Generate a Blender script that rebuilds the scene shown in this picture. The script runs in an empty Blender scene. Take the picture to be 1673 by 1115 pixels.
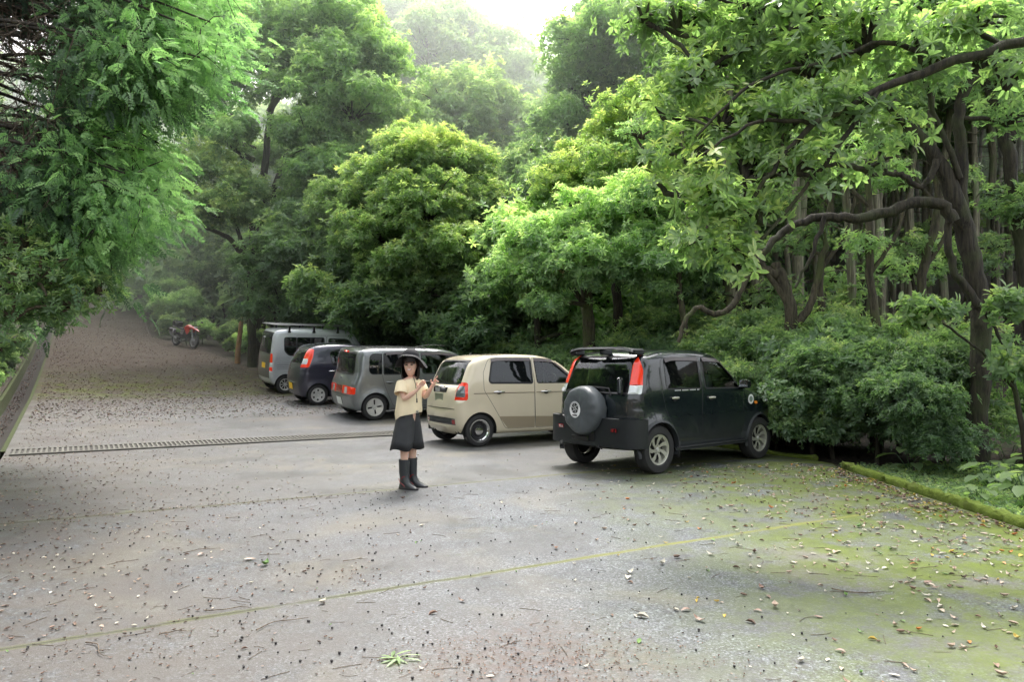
import bpy, math, random
import numpy as np
from mathutils import Vector, Matrix
from mathutils.geometry import delaunay_2d_cdt
PI = math.pi
R_ = math.radians
C = bpy.context.scene.collection
rng = np.random.default_rng(7)
random.seed(7)

# ------------------------------------------------------------ camera
FPX, W_, H_ = 1250.0, 1673.0, 1115.0
CAMH = 1.55
cam_d = bpy.data.cameras.new('camera'); cam = bpy.data.objects.new('camera', cam_d); C.objects.link(cam)
cam_d.sensor_width = 36; cam_d.lens = 36 * FPX / W_; cam_d.clip_end = 1000; cam_d.clip_start = .05
PITCH = math.atan((587 - H_ / 2) / FPX)
cam.location = (0, 0, CAMH); cam.rotation_euler = (PI / 2 + PITCH, 0, 0)
bpy.context.scene.camera = cam
HOR = 587.0

def at(px, py, Y):
    """world point of a place measured in the photograph at a known distance"""
    return np.array(((px - W_ / 2) / FPX * Y, Y, CAMH - (py - HOR) / FPX * Y))

# ------------------------------------------------------------ lot frame: s along the parking bays, u across them
E1 = np.array((.869, .495)); E2 = np.array((-.495, .869))
def su(x, y): return x * E1[0] + y * E1[1], x * E2[0] + y * E2[1]
def xy(s, u): return s * E1[0] + u * E2[0], s * E1[1] + u * E2[1]
_HU = np.array((-60, 10, 14.5, 16.5, 20, 23.5, 30, 38, 46, 51, 56, 62, 75, 120, 300.))
_HZ = np.array((0, 0, .02, .13, .33, .52, 1.12, 1.95, 3.0, 4.0, 5.2, 6.2, 7.5, 12, 24.))
_uu = np.linspace(-60, 300, 1441); _hh = np.interp(_uu, _HU, _HZ)
_k = np.hanning(9); _k /= _k.sum(); _hh[8:-8] = np.convolve(_hh, _k, 'same')[8:-8]
def lot_z(x, y):
    s, u = su(x, y); return np.interp(u, _uu, _hh)
def smooth(a, b, v):
    t = np.clip((v - a) / (b - a), 0, 1); return t * t * (3 - 2 * t)
_ph = rng.uniform(0, 6.28, (8, 2)); _fr = rng.normal(0, 1, (8, 2))
def lump(x, y, f):
    r = 0
    for i in range(8): r = r + np.sin(x * _fr[i, 0] * f + y * _fr[i, 1] * f + _ph[i, 0])
    return r / 4
def edge_s(u):      # far edge of the paving as s(u)
    return np.interp(u, (-10, 3.7, 7.2, 7.6, 27, 29.5, 31.5, 38, 44, 52, 58, 66), (0, 7.5, 9.5, 9.8, 9.8, 7.2, 5.8, 5.2, 3.4, 3.6, 5.0, 8))
def gut_s(u): return -1.1 + .0 * u + np.interp(u, (-10, 46, 52, 60, 70), (0, 0, .9, 2.9, 6))
def lot_edge_x(x, y):   # signed distance (m, + = beyond the paving on the forest side)
    s, u = su(x, y)
    d1 = (s - edge_s(u))
    d2 = np.where(y < 11.2, x - 4.66, 99)
    return np.where(u < 7.2, np.minimum(np.where(y < 11.2, d2, d1), 99), d1)
def land_z(x, y):
    x = np.asarray(x, float); y = np.asarray(y, float)
    s, u = su(x, y); g = lot_z(x, y)
    d = lot_edge_x(x, y)
    up = smooth(4, 45, d) * 9 + .12 * lump(x, y, .6) * smooth(.5, 3, d)
    near_right = smooth(14, 8, y) * smooth(4, 6, x)
    up = up * (1 - .85 * near_right)
    lf = gut_s(u) - s
    bank = smooth(.3, 6, lf) * 2.2 + smooth(6, 40, lf) * 10
    dip = -.5 * smooth(2.2, 1.0, np.abs(lf - .1)) * (u > 8)
    inside = smooth(.25, -.35, d) * smooth(-.9, -.2, -lf + .0)
    return g - .03 + up * (d > 0) + np.where(lf > 0, bank, 0) + dip - .3 * smooth(.1, -.5, d) * (lf < .6) - .02

# ------------------------------------------------------------ objects
def props(o, label=None, cat=None, group=None, kind=None):
    if label: o['label'] = label
    if cat: o['category'] = cat
    if group: o['group'] = group
    if kind: o['kind'] = kind
    return o
def empty(name, loc=(0, 0, 0), label=None, cat=None, group=None, rot=(0, 0, 0)):
    o = bpy.data.objects.new(name, None); C.objects.link(o); o.location = [float(v) for v in loc]; o.rotation_euler = rot
    o.empty_display_size = .2
    return props(o, label, cat, group)

class MB:
    """collects vertices and faces, links them as ONE mesh object"""
    def __init__(s): s.v = []; s.f = {3: [], 4: []}; s.m = {3: [], 4: []}; s.t = {3: [], 4: []}; s.n = 0
    def add(s, v, f, mat=0, tone=None):
        v = np.asarray(v, float).reshape(-1, 3); f = np.asarray(f, int)
        if len(f) == 0: return s
        k = f.shape[1]
        s.f[k].append(f + s.n); s.m[k].append(np.full(len(f), mat) if np.isscalar(mat) else np.asarray(mat))
        s.t[k].append(np.zeros(len(f)) if tone is None else (np.full(len(f), tone) if np.isscalar(tone) else np.asarray(tone)))
        s.v.append(v); s.n += len(v); return s
    def ngon(s, v, f, mat=0):       # fan
        v = np.asarray(v, float); tr = []
        for p in f:
            for i in range(1, len(p) - 1): tr.append((p[0], p[i], p[i + 1]))
        return s.add(v, tr, mat)
    def box(s, c, d, mat=0, rot=None, bev=.0):
        c = np.asarray(c, float); hx, hy, hz = [k / 2 for k in d]
        b = min(bev, hx * .9, hy * .9, hz * .9)
        if b <= 0:
            v = np.array([(x, y, z) for x in (-hx, hx) for y in (-hy, hy) for z in (-hz, hz)])
            f = [(0, 1, 3, 2), (4, 6, 7, 5), (0, 4, 5, 1), (2, 3, 7, 6), (0, 2, 6, 4), (1, 5, 7, 3)]
            tri = []
        else:
            v = []; idx = {}
            for ix, sx in enumerate((-1, 1)):
                for iy, sy in enumerate((-1, 1)):
                    for iz, sz in enumerate((-1, 1)):
                        for a in range(3):
                            p = [sx * (hx - b), sy * (hy - b), sz * (hz - b)]
                            p[a] = (sx * hx, sy * hy, sz * hz)[a]
                            idx[ix, iy, iz, a] = len(v); v.append(p)
            v = np.array(v); f = []; tri = []
            S = (0, 1)
            for i in S:
                q = [(i, 0, 0), (i, 0, 1), (i, 1, 1), (i, 1, 0)]; f.append([idx[(*k, 0)] for k in q])
                q = [(0, i, 0), (0, i, 1), (1, i, 1), (1, i, 0)]; f.append([idx[(*k, 1)] for k in q])
                q = [(0, 0, i), (0, 1, i), (1, 1, i), (1, 0, i)]; f.append([idx[(*k, 2)] for k in q])
                for j in S:
                    f.append([idx[i, j, 0, 0], idx[i, j, 1, 0], idx[i, j, 1, 1], idx[i, j, 0, 1]])
                    f.append([idx[i, 0, j, 0], idx[i, 1, j, 0], idx[i, 1, j, 2], idx[i, 0, j, 2]])
                    f.append([idx[0, i, j, 1], idx[1, i, j, 1], idx[1, i, j, 2], idx[0, i, j, 2]])
                    for k in S: tri.append([idx[i, j, k, 0], idx[i, j, k, 1], idx[i, j, k, 2]])
        if rot is not None: v = v @ np.asarray(rot).T
        s.add(v + c, f, mat)
        if tri: s.f[3].append(np.array(tri) + s.n - len(v)); s.m[3].append(np.full(8, mat)); s.t[3].append(np.zeros(8))
        return s
    def tube(s, pts, rad, sides=8, mat=0, cap=True, tone=None, noise=0):
        P = np.asarray(pts, float); n = len(P)
        r = np.full(n, rad, float) if np.isscalar(rad) else np.asarray(rad, float)
        T = np.gradient(P, axis=0); T /= np.linalg.norm(T, axis=1)[:, None] + 1e-9
        a = np.array((0, 0, 1.)) if abs(T[0, 2]) < .9 else np.array((1., 0, 0))
        A = np.zeros_like(P); 
        for i in range(n):
            a = a - T[i] * a.dot(T[i]); a /= np.linalg.norm(a) + 1e-9; A[i] = a
        B = np.cross(T, A); th = np.arange(sides) * 2 * PI / sides
        rr = r[:, None] * np.ones(sides)
        if noise: rr = rr * (1 + noise * np.random.default_rng(n * 7 + sides).normal(0, 1, rr.shape))
        V = P[:, None] + rr[..., None] * (A[:, None] * np.cos(th)[None, :, None] + B[:, None] * np.sin(th)[None, :, None])
        i = np.arange(n - 1)[:, None] * sides; j = np.arange(sides); k = (j + 1) % sides
        F = np.stack((i + j, i + k, i + sides + k, i + sides + j), -1).reshape(-1, 4)
        s.add(V.reshape(-1, 3), F, mat, tone)
        if cap:
            for q, base in ((0, 0), (n - 1, 1)):
                vv = V[q]; c = P[q]
                fi = [(0, b + 1, (b + 1) % sides + 1) if base else (0, (b + 1) % sides + 1, b + 1) for b in range(sides)]
                s.add(np.vstack((c, vv)), fi, mat, tone)
        return s
    def lathe(s, prof, c=(0, 0, 0), axis='z', n=32, mat=0, closed=False):
        pr = np.asarray(prof, float); m = len(pr); th = np.arange(n) * 2 * PI / n
        V = np.stack((pr[:, None, 0] * np.cos(th), pr[:, None, 0] * np.sin(th), pr[:, None, 1] * np.ones(n)), -1)
        if axis == 'y': V = V[..., (0, 2, 1)] * (1, 1, -1)
        if axis == 'x': V = V[..., (2, 0, 1)]
        i = np.arange(m - 1)[:, None] * n; j = np.arange(n); k = (j + 1) % n
        F = np.stack((i + j, i + k, i + n + k, i + n + j), -1).reshape(-1, 4)
        return s.add(V.reshape(-1, 3) + np.asarray(c, float), F, mat)
    def loft(s, rings, mat=0, cap=True, closed=True):
        Rg = np.asarray(rings, float); m, n, _ = Rg.shape
        i = np.arange(m - 1)[:, None] * n; j = np.arange(n if closed else n - 1); k = (j + 1) % n
        F = np.stack((i + j, i + k, i + n + k, i + n + j), -1).reshape(-1, 4)
        s.add(Rg.reshape(-1, 3), F, mat)
        if cap:
            for q, base in ((0, 0), (m - 1, 1)):
                vv = Rg[q]; fi = [(0, b + 1, (b + 1) % n + 1) if base else (0, (b + 1) % n + 1, b + 1) for b in range(n)]
                s.add(np.vstack((vv.mean(0), vv)), fi, mat)
        return s
    def ball(s, c, r, n=10, mat=0):
        r = np.ones(3) * r; th = np.linspace(0, PI, n)
        rings = [np.array([(math.sin(t) * math.cos(a), math.sin(t) * math.sin(a), -math.cos(t)) for a in np.arange(n * 2) * PI / n]) * r + c for t in th[1:-1]]
        return s.loft(rings, mat)
    def mesh(s, name):
        me = bpy.data.meshes.new(name)
        if not s.v: return me
        V = np.concatenate(s.v).astype(np.float32)
        F3 = np.concatenate(s.f[3]) if s.f[3] else np.zeros((0, 3), int); F4 = np.concatenate(s.f[4]) if s.f[4] else np.zeros((0, 4), int)
        M = np.concatenate(s.m[3] + s.m[4]); T = np.concatenate(s.t[3] + s.t[4])
        me.vertices.add(len(V)); me.vertices.foreach_set('co', V.ravel())
        me.loops.add(len(F3) * 3 + len(F4) * 4); me.loops.foreach_set('vertex_index', np.concatenate((F3.ravel(), F4.ravel())).astype(np.int32))
        me.polygons.add(len(F3) + len(F4))
        me.polygons.foreach_set('loop_start', np.concatenate((np.arange(len(F3)) * 3, len(F3) * 3 + np.arange(len(F4)) * 4)).astype(np.int32))
        me.polygons.foreach_set('material_index', M.astype(np.int32))
        me.update(calc_edges=True)
        at_ = me.attributes.new('tone', 'FLOAT', 'FACE'); at_.data.foreach_set('value', T.astype(np.float32))
        return me
    def build(s, name, mats, parent=None, smooth=True, loc=None, label=None, cat=None, group=None, kind=None, merge=0):
        me = s.mesh(name)
        for m in (mats if isinstance(mats, (list, tuple)) else [mats]): me.materials.append(m)
        if merge:
            import bmesh
            b = bmesh.new(); b.from_mesh(me); bmesh.ops.remove_doubles(b, verts=b.verts, dist=merge); bmesh.ops.recalc_face_normals(b, faces=b.faces); b.to_mesh(me); b.free()
        me.polygons.foreach_set('use_smooth', np.full(len(me.polygons), bool(smooth)))
        if smooth and smooth is not True: me.set_sharp_from_angle(angle=R_(smooth))
        o = bpy.data.objects.new(name, me); C.objects.link(o)
        if parent: o.parent = parent
        if loc is not None: o.location = [float(v) for v in loc]
        return props(o, label, cat, group, kind)

# ------------------------------------------------------------ materials
class NG:
    def __init__(s, name):
        s.m = bpy.data.materials.new(name); s.m.use_nodes = True; s.nt = s.m.node_tree; s.nt.nodes.clear()
        s.out = s.n('ShaderNodeOutputMaterial')
    def n(s, t, **k):
        x = s.nt.nodes.new(t)
        for a, b in k.items(): setattr(x, a, b)
        return x
    def set(s, sock, v):
        if isinstance(v, bpy.types.NodeSocket): s.nt.links.new(v, sock)
        elif hasattr(sock, 'default_value'):
            try: sock.default_value = v
            except Exception: sock.default_value = (*v, 1) if len(v) == 3 else v
    def math(s, op, a, b=None, c=None, clamp=False):
        x = s.n('ShaderNodeMath', operation=op, use_clamp=clamp)
        s.set(x.inputs[0], a)
        if b is not None: s.set(x.inputs[1], b)
        if c is not None: s.set(x.inputs[2], c)
        return x.outputs[0]
    def ss(s, a, b, v):     # smoothstep
        x = s.n('ShaderNodeMapRange', interpolation_type='SMOOTHSTEP')
        s.set(x.inputs['Value'], v); s.set(x.inputs['From Min'], a); s.set(x.inputs['From Max'], b)
        return x.outputs[0]
    def noise(s, scale, detail=3, rough=.55, vec=None, dist=0):
        x = s.n('ShaderNodeTexNoise'); x.inputs['Scale'].default_value = scale; x.inputs['Detail'].default_value = detail
        x.inputs['Roughness'].default_value = rough; x.inputs['Distortion'].default_value = dist
        if vec is not None: s.set(x.inputs['Vector'], vec)
        return x.outputs['Fac']
    def vor(s, scale, vec=None, feature='F1', out='Distance', rnd=1):
        x = s.n('ShaderNodeTexVoronoi', feature=feature); x.inputs['Scale'].default_value = scale
        x.inputs['Randomness'].default_value = rnd
        if vec is not None: s.set(x.inputs['Vector'], vec)
        return x.outputs[out]
    def mix(s, f, a, b, mode='MIX'):
        x = s.n('ShaderNodeMix', data_type='RGBA', blend_type=mode); s.set(x.inputs[0], f)
        s.set(x.inputs[6], a if isinstance(a, bpy.types.NodeSocket) else (*a, 1)); s.set(x.inputs[7], b if isinstance(b, bpy.types.NodeSocket) else (*b, 1))
        return x.outputs[2]
    def ramp(s, f, stops, interp='LINEAR'):
        x = s.n('ShaderNodeValToRGB'); s.set(x.inputs[0], f); cr = x.color_ramp; cr.interpolation = interp
        while len(cr.elements) < len(stops): cr.elements.new(.5)
        for e, (p, c) in zip(cr.elements, stops): e.position = p; e.color = (*c, 1)
        return x.outputs[0]
    def pos(s): return s.n('ShaderNodeNewGeometry').outputs['Position']
    def obj(s): return s.n('ShaderNodeTexCoord').outputs['Object']
    def xyz(s, v):
        x = s.n('ShaderNodeSeparateXYZ'); s.set(x.inputs[0], v); return x.outputs
    def bump(s, h, strength=.5, dist=.01):
        x = s.n('ShaderNodeBump'); x.inputs['Strength'].default_value = strength; x.inputs['Distance'].default_value = dist; s.set(x.inputs['Height'], h)
        return x.outputs[0]
    def pbsdf(s, col, rough=.5, metal=0, normal=None, **k):
        x = s.n('ShaderNodeBsdfPrincipled'); s.set(x.inputs['Base Color'], col if isinstance(col, bpy.types.NodeSocket) else (*col, 1))
        s.set(x.inputs['Roughness'], rough); s.set(x.inputs['Metallic'], metal)
        if normal is not None: s.set(x.inputs['Normal'], normal)
        for a, b in k.items(): s.set(x.inputs[a.replace('_', ' ')], b)
        return x.outputs[0]
    def finish(s, sh): s.nt.links.new(sh, s.out.inputs['Surface']); return s.m

def mat(name, col, rough=.5, metal=0, var=.15, vscale=8, bump=0, bscale=60, **k):
    g = NG(name); p = g.obj()
    c = g.mix(g.noise(vscale, 4, vec=p), tuple(x * (1 - var) for x in col), tuple(min(1, x * (1 + var)) for x in col))
    nm = g.bump(g.noise(bscale, 3, vec=p), .5, bump) if bump else None
    return g.finish(g.pbsdf(c, rough, metal, nm, **k))
def paint(name, col, metal=0, rough=.35, dirt=.25):
    g = NG(name); p = g.obj(); z = g.xyz(p)[2]
    c = g.mix(g.noise(2.5, 3, vec=p), tuple(x * .92 for x in col), tuple(min(1, x * 1.05) for x in col))
    low = g.math('MULTIPLY', g.ss(.95, .2, z), g.math('ADD', .35, g.noise(9, 5, .7, vec=p)))
    d = g.math('MULTIPLY', low, dirt * 1.6, clamp=True)
    sp = g.math('MULTIPLY', g.ss(.62, .75, g.noise(45, 2, vec=p)), dirt * .5)
    c = g.mix(g.math('MULTIPLY', g.math('MAXIMUM', d, sp), .55), c, (.16, .155, .14))
    rr = g.math('ADD', rough, g.math('MULTIPLY', d, .5))
    return g.finish(g.pbsdf(c, rr, metal, Coat_Weight=g.math('SUBTRACT', 1.0, g.math('MULTIPLY', d, 1.2), clamp=True), Coat_Roughness=.04))
def glass(name, tint, rough=.02, solid=0.0):
    g = NG(name)
    t = g.n('ShaderNodeBsdfTransparent'); t.inputs[0].default_value = (*tint, 1)
    gl = g.n('ShaderNodeBsdfGlossy'); gl.inputs['Roughness'].default_value = rough; gl.inputs[0].default_value = (.95, .97, 1, 1)
    d = g.n('ShaderNodeBsdfDiffuse'); d.inputs[0].default_value = (.012, .015, .016, 1)
    m0 = g.n('ShaderNodeMixShader'); m0.inputs[0].default_value = solid; g.nt.links.new(t.outputs[0], m0.inputs[1]); g.nt.links.new(d.outputs[0], m0.inputs[2])
    f = g.n('ShaderNodeFresnel'); f.inputs[0].default_value = 1.6
    m1 = g.n('ShaderNodeMixShader'); g.nt.links.new(f.outputs[0], m1.inputs[0]); g.nt.links.new(m0.outputs[0], m1.inputs[1]); g.nt.links.new(gl.outputs[0], m1.inputs[2])
    return g.finish(m1.outputs[0])
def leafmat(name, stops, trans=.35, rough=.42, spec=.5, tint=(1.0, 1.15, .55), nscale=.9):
    """leaf surface: colour by tone: leaf age, with some shade and haze painted in, light passes through"""
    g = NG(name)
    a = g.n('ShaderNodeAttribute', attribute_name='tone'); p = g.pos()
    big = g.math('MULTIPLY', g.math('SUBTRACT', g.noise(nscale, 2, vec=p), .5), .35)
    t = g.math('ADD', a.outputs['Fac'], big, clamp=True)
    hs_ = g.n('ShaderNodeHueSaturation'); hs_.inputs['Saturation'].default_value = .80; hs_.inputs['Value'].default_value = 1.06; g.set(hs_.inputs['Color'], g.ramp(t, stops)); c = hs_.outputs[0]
    c2 = g.mix(1.0, c, tint, 'MULTIPLY')
    b = g.pbsdf(c, rough, Specular_IOR_Level=spec)
    tr = g.n('ShaderNodeBsdfTranslucent'); g.set(tr.inputs[0], g.mix(1.0, c2, (1.6, 1.6, 1.6), 'MULTIPLY'))
    m = g.n('ShaderNodeMixShader'); m.inputs[0].default_value = trans
    g.nt.links.new(b, m.inputs[1]); g.nt.links.new(tr.outputs[0], m.inputs[2])
    return g.finish(m.outputs[0])
def barkmat(name, c1, c2, moss=(.05, .08, .02), mossf=.5, stretch=.12, scale=26):
    g = NG(name); p = g.pos(); mp = g.n('ShaderNodeMapping'); g.set(mp.inputs['Vector'], p); mp.inputs['Scale'].default_value = (1, 1, stretch)
    n = g.noise(scale, 5, .65, vec=mp.outputs[0]); n2 = g.noise(1.6, 3, vec=p)
    c = g.mix(g.ss(.35, .65, n), c1, c2)
    c = g.mix(g.math('MULTIPLY', g.ss(.48, .62, n2), mossf), c, moss)
    return g.finish(g.pbsdf(c, .85, 0, g.bump(n, .9, .03)))
M = {}
SKY_S, SUN_S, SKY_V, HAZE = 0.15, 5.4, 3.8, .0055
# ------------------------------------------------------------ ground materials
def line_d(g, X, Y, x0, y0, slope, wob):
    """distance to a straight joint in the paving"""
    L = math.hypot(1, slope); nx, ny = -slope / L, 1 / L
    d = g.math('ADD', g.math('MULTIPLY', g.math('SUBTRACT', X, x0), nx), g.math('MULTIPLY', g.math('SUBTRACT', Y, y0), ny))
    return g.math('ABSOLUTE', g.math('ADD', d, wob))
def lot_material():
    g = NG('weathered_asphalt'); p = g.pos(); o = g.xyz(p); X, Y, Z = o
    S = g.math('ADD', g.math('MULTIPLY', X, .869), g.math('MULTIPLY', Y, .495)); U = g.math('ADD', g.math('MULTIPLY', X, -.495), g.math('MULTIPLY', Y, .869))
    big = g.noise(.35, 3, vec=p); med = g.noise(1.6, 5, .6, vec=p); fine = g.noise(14, 4, .7, vec=p)
    grain = g.vor(95, vec=p, out='Color'); gr = g.xyz(grain)[0]
    grain2 = g.noise(160, 2, .8, vec=p)
    base = g.ramp(g.math('ADD', g.math('MULTIPLY', med, .6), g.math('MULTIPLY', big, .4)), [(.3, (.058, .063, .069)), (.5, (.087, .094, .101)), (.7, (.125, .129, .134))])
    base = g.mix(.9, base, g.ramp(gr, [(0, (.10, .10, .12)), (.35, (.6, .6, .63)), (.75, (1.10, 1.15, 1.19)), (1, (2.5, 2.6, 2.65))]), 'MULTIPLY')
    base = g.mix(.85, base, g.ramp(grain2, [(.3, (.35, .35, .35)), (.5, (1, 1, 1)), (.7, (1.5, 1.5, 1.5))]), 'MULTIPLY')
    base = g.mix(.8, base, g.ramp(g.noise(48, 3, .8, vec=p), [(.36, (.45, .45, .46)), (.5, (1, 1, 1)), (.62, (1.5, 1.5, 1.48))]), 'MULTIPLY')
    stain = g.ss(.42, .60, g.noise(.7, 7, .72, vec=p, dist=.8)); base = g.mix(g.math('MULTIPLY', stain, .65), base, (.054, .055, .057))
    blot = g.ss(.60, .70, g.noise(3.2, 5, .7, vec=p)); base = g.mix(g.math('MULTIPLY', blot, .6), base, (.040, .039, .039))
    # finer, older, sandier surface beyond the second joint
    far = g.ss(8.4, 8.8, U)
    base = g.mix(g.math('MULTIPLY', far, .35), base, (.100, .098, .086))
    sand = g.math('MULTIPLY', g.ss(.5, .68, g.noise(.55, 4, .6, vec=p, dist=.6)), .6)
    base = g.mix(g.math('MULTIPLY', sand, .8), base, (.15, .135, .092))
    wob = g.math('MULTIPLY', g.math('SUBTRACT', g.noise(1.2, 4, .6, vec=p), .5), .10)
    mossn = g.noise(2.2, 6, .68, vec=p); mossf = g.noise(30, 3, .7, vec=p)
    # green film: toward the kerb and the forest edge
    XR = g.math('ADD', X, g.math('MULTIPLY', g.math('SUBTRACT', big, .5), 2.4))
    m1 = g.math('MULTIPLY', g.ss(.2, 2.9, XR), g.ss(13.5, 10.5, Y))
    m1 = g.math('MULTIPLY', g.math('ADD', g.math('MULTIPLY', m1, 1.0), g.math('MULTIPLY', g.ss(3.2, 4.5, X), g.math('MULTIPLY', g.ss(13.5, 11, Y), .35))), g.ss(.37, .57, g.math('ADD', g.math('MULTIPLY', mossn, .75), g.math('MULTIPLY', mossf, .25))))
    # film near forest edge everywhere
    m2 = g.math('MULTIPLY', g.ss(6.6, 9.6, S), g.math('MULTIPLY', g.ss(7.5, 9, U), g.ss(.40, .6, mossn)))
    # far band of moss before the track, and the joint there
    band = g.math('MULTIPLY', g.math('MULTIPLY', g.ss(22.4, 23.2, U), g.ss(33, 25, U)), g.ss(.46, .64, g.math('ADD', mossn, 0.02)))
    sp = g.math('MULTIPLY', g.ss(.64, .74, g.noise(1.1, 6, .7, vec=p)), .5)
    col = base
    dirt = g.math('MULTIPLY', g.ss(.50, .66, g.noise(.9, 6, .65, vec=p, dist=.4)), .65)
    col = g.mix(g.math('MULTIPLY', dirt, g.math('ADD', .25, g.math('MULTIPLY', g.ss(14, 18, U), .6))), col, (.10, .082, .06))
    pm = g.math('MULTIPLY', g.ss(1.15, .25, g.math('ADD', g.math('ABSOLUTE', g.math('SUBTRACT', X, .15)), g.math('ABSOLUTE', g.math('SUBTRACT', Y, 3.95)))), g.ss(.4, .6, g.noise(12, 4, .7, vec=p)))
    col = g.mix(g.math('MULTIPLY', pm, .7), col, (.075, .045, .036))
    leftd = g.math('MULTIPLY', g.ss(4.6, -.8, S), g.ss(.30, .55, g.math('ADD', g.math('MULTIPLY', fine, .5), g.math('MULTIPLY', med, .5))))
    col = g.mix(g.math('MULTIPLY', leftd, .8), col, (.052, .042, .033))
    tr = g.math('MULTIPLY', g.ss(19, 26, U), g.ss(.25, .42, g.math('ADD', g.math('MULTIPLY', fine, .6), g.math('MULTIPLY', med, .4))))
    col = g.mix(g.math('MULTIPLY', tr, .9), col, g.mix(fine, (.042, .035, .027), (.115, .094, .074)))
    mcol = g.mix(g.noise(7, 4, .7, vec=p), (.030, .046, .009), (.145, .19, .016))
    mt = g.math('MAXIMUM', g.math('MAXIMUM', g.math('MULTIPLY', m1, .95), g.math('MULTIPLY', m2, .6)), g.math('MAXIMUM', g.math('MULTIPLY', band, .6), sp))
    mt = g.math('MULTIPLY', mt, g.ss(-.25, .25, gr))
    col = g.mix(mt, col, mcol)
    joints = None
    for x0, y0, sl, w, lim in ((-.25, 5.53, .571, .036, None), (-2.31, 8.61, .566, .045, None), (-11.2, 20.5, .56, .10, None)):
        d = line_d(g, X, Y, x0, y0, sl, g.math('MULTIPLY', wob, .9 if w < .04 else 1.2))
        f = g.math('MULTIPLY', g.ss(w * 2.2, w * .7, g.math('ADD', d, g.math('ADD', g.math('MULTIPLY', g.noise(22, 4, .8, vec=p), w * .8), g.math('MULTIPLY', g.noise(2.3, 3, .6, vec=p), w * .8)))), g.ss(.33, .46, g.noise(1.7, 5, .75, vec=p)))
        crack = g.math('MULTIPLY', g.ss(w * .55, w * .2, d), .95)
        right = g.ss(-1.4, 1.6, X)
        jc = g.mix(right, (.08, .09, .02), (.185, .19, .03))
        col = g.mix(g.math('MULTIPLY', f, .9), col, jc)
        col = g.mix(g.math('MULTIPLY', crack, g.math('SUBTRACT', 1.0, g.math('MULTIPLY', right, .85))), col, (.035, .035, .02))
        joints = f if joints is None else g.math('MAXIMUM', joints, f)
    sheen = g.ramp(g.noise(.8, 4, .6, vec=p), [(.35, (.40,) * 3), (.65, (.66,) * 3)])
    rough = g.math('ADD', g.xyz(sheen)[0], g.math('MULTIPLY', g.math('MAXIMUM', g.math('MAXIMUM', mt, joints), tr), .35), clamp=True)
    h = g.math('ADD', g.math('MULTIPLY', gr, .5), g.math('ADD', g.math('MULTIPLY', grain2, .5), g.math('MULTIPLY', mt, .8)))
    return g.finish(g.pbsdf(col, rough, 0, g.bump(h, .6, .007), Specular_IOR_Level=g.math('SUBTRACT', .5, g.math('MULTIPLY', tr, .4))))
M['lot'] = lot_material()
def soil_material():
    g = NG('leafy_soil'); p = g.pos()
    a = g.noise(6, 5, .7, vec=p); b = g.noise(.7, 3, vec=p); v = g.xyz(g.vor(28, vec=p, out='Color'))[0]
    c = g.ramp(v, [(0, (.012, .010, .007)), (.5, (.032, .024, .016)), (.85, (.060, .042, .028)), (1, (.11, .08, .055))])
    c = g.mix(g.math('MULTIPLY', g.ss(.48, .62, b), g.ss(.4, .6, a)), c, (.035, .06, .015))
    return g.finish(g.pbsdf(c, .9, 0, g.bump(g.math('ADD', a, v), .8, .03)))
M['soil'] = soil_material()
def moss_material(name, c1, c2):
    g = NG(name); p = g.pos(); a = g.noise(35, 5, .75, vec=p); b = g.noise(4, 3, vec=p)
    c = g.mix(a, c1, c2); c = g.mix(g.math('MULTIPLY', g.ss(.55, .7, b), .5), c, (.07, .06, .03))
    return g.finish(g.pbsdf(c, .95, 0, g.bump(a, 1, .02)))
M['moss'] = moss_material('moss_cover', (.05, .085, .006), (.20, .27, .03))
M['mossy_concrete'] = moss_material('mossy_concrete', (.020, .028, .010), (.075, .10, .024))
M['concrete'] = mat('old_concrete', (.30, .28, .22), .85, 0, .35, 3, .004, 60)
M['grate'] = mat('galvanised_grate', (.115, .112, .095), .75, .2, .6, 2)
M['void'] = mat('drain_shadow_soil', (.02, .017, .013), .95)  # gutter floor near black: the shadow inside the gutter is painted into it

# ------------------------------------------------------------ terrain and paving sheets
def axis_grid():
    a = np.concatenate((-np.geomspace(30, 260, 12)[::-1], np.arange(-28, 28.1, .7), np.geomspace(30, 260, 12))); return a
gx = axis_grid(); gy = np.concatenate((-np.geomspace(12, 200, 8)[::-1], np.arange(-10, 66, .7), np.geomspace(68, 320, 14)))
XX, YY = np.meshgrid(gx, gy); ZZ = land_z(XX, YY)
b = MB(); nx, ny = len(gx), len(gy)
i = np.arange(ny - 1)[:, None] * nx; j = np.arange(nx - 1)
b.add(np.stack((XX, YY, ZZ), -1).reshape(-1, 3), np.stack((i + j, i + j + 1, i + nx + j + 1, i + nx + j), -1).reshape(-1, 4))
b.build('ground', M['soil'], label=None, kind='structure')

def strip_sheet(name, us, left, right, m, nseg, zoff=0, kind='structure'):
    b = MB(); rows = []
    for u in us:
        l, r = left(u), right(u); s = np.linspace(l, r, nseg + 1); x, y = xy(s, u)
        rows.append(np.stack((x, y, lot_z(x, y) + zoff), -1))
    Rw = np.array(rows); n = nseg + 1
    i = np.arange(len(us) - 1)[:, None] * n; j = np.arange(nseg)
    b.add(Rw.reshape(-1, 3), np.stack((i + j, i + j + 1, i + n + j + 1, i + n + j), -1).reshape(-1, 4))
    return b.build(name, m, kind=kind)
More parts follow.
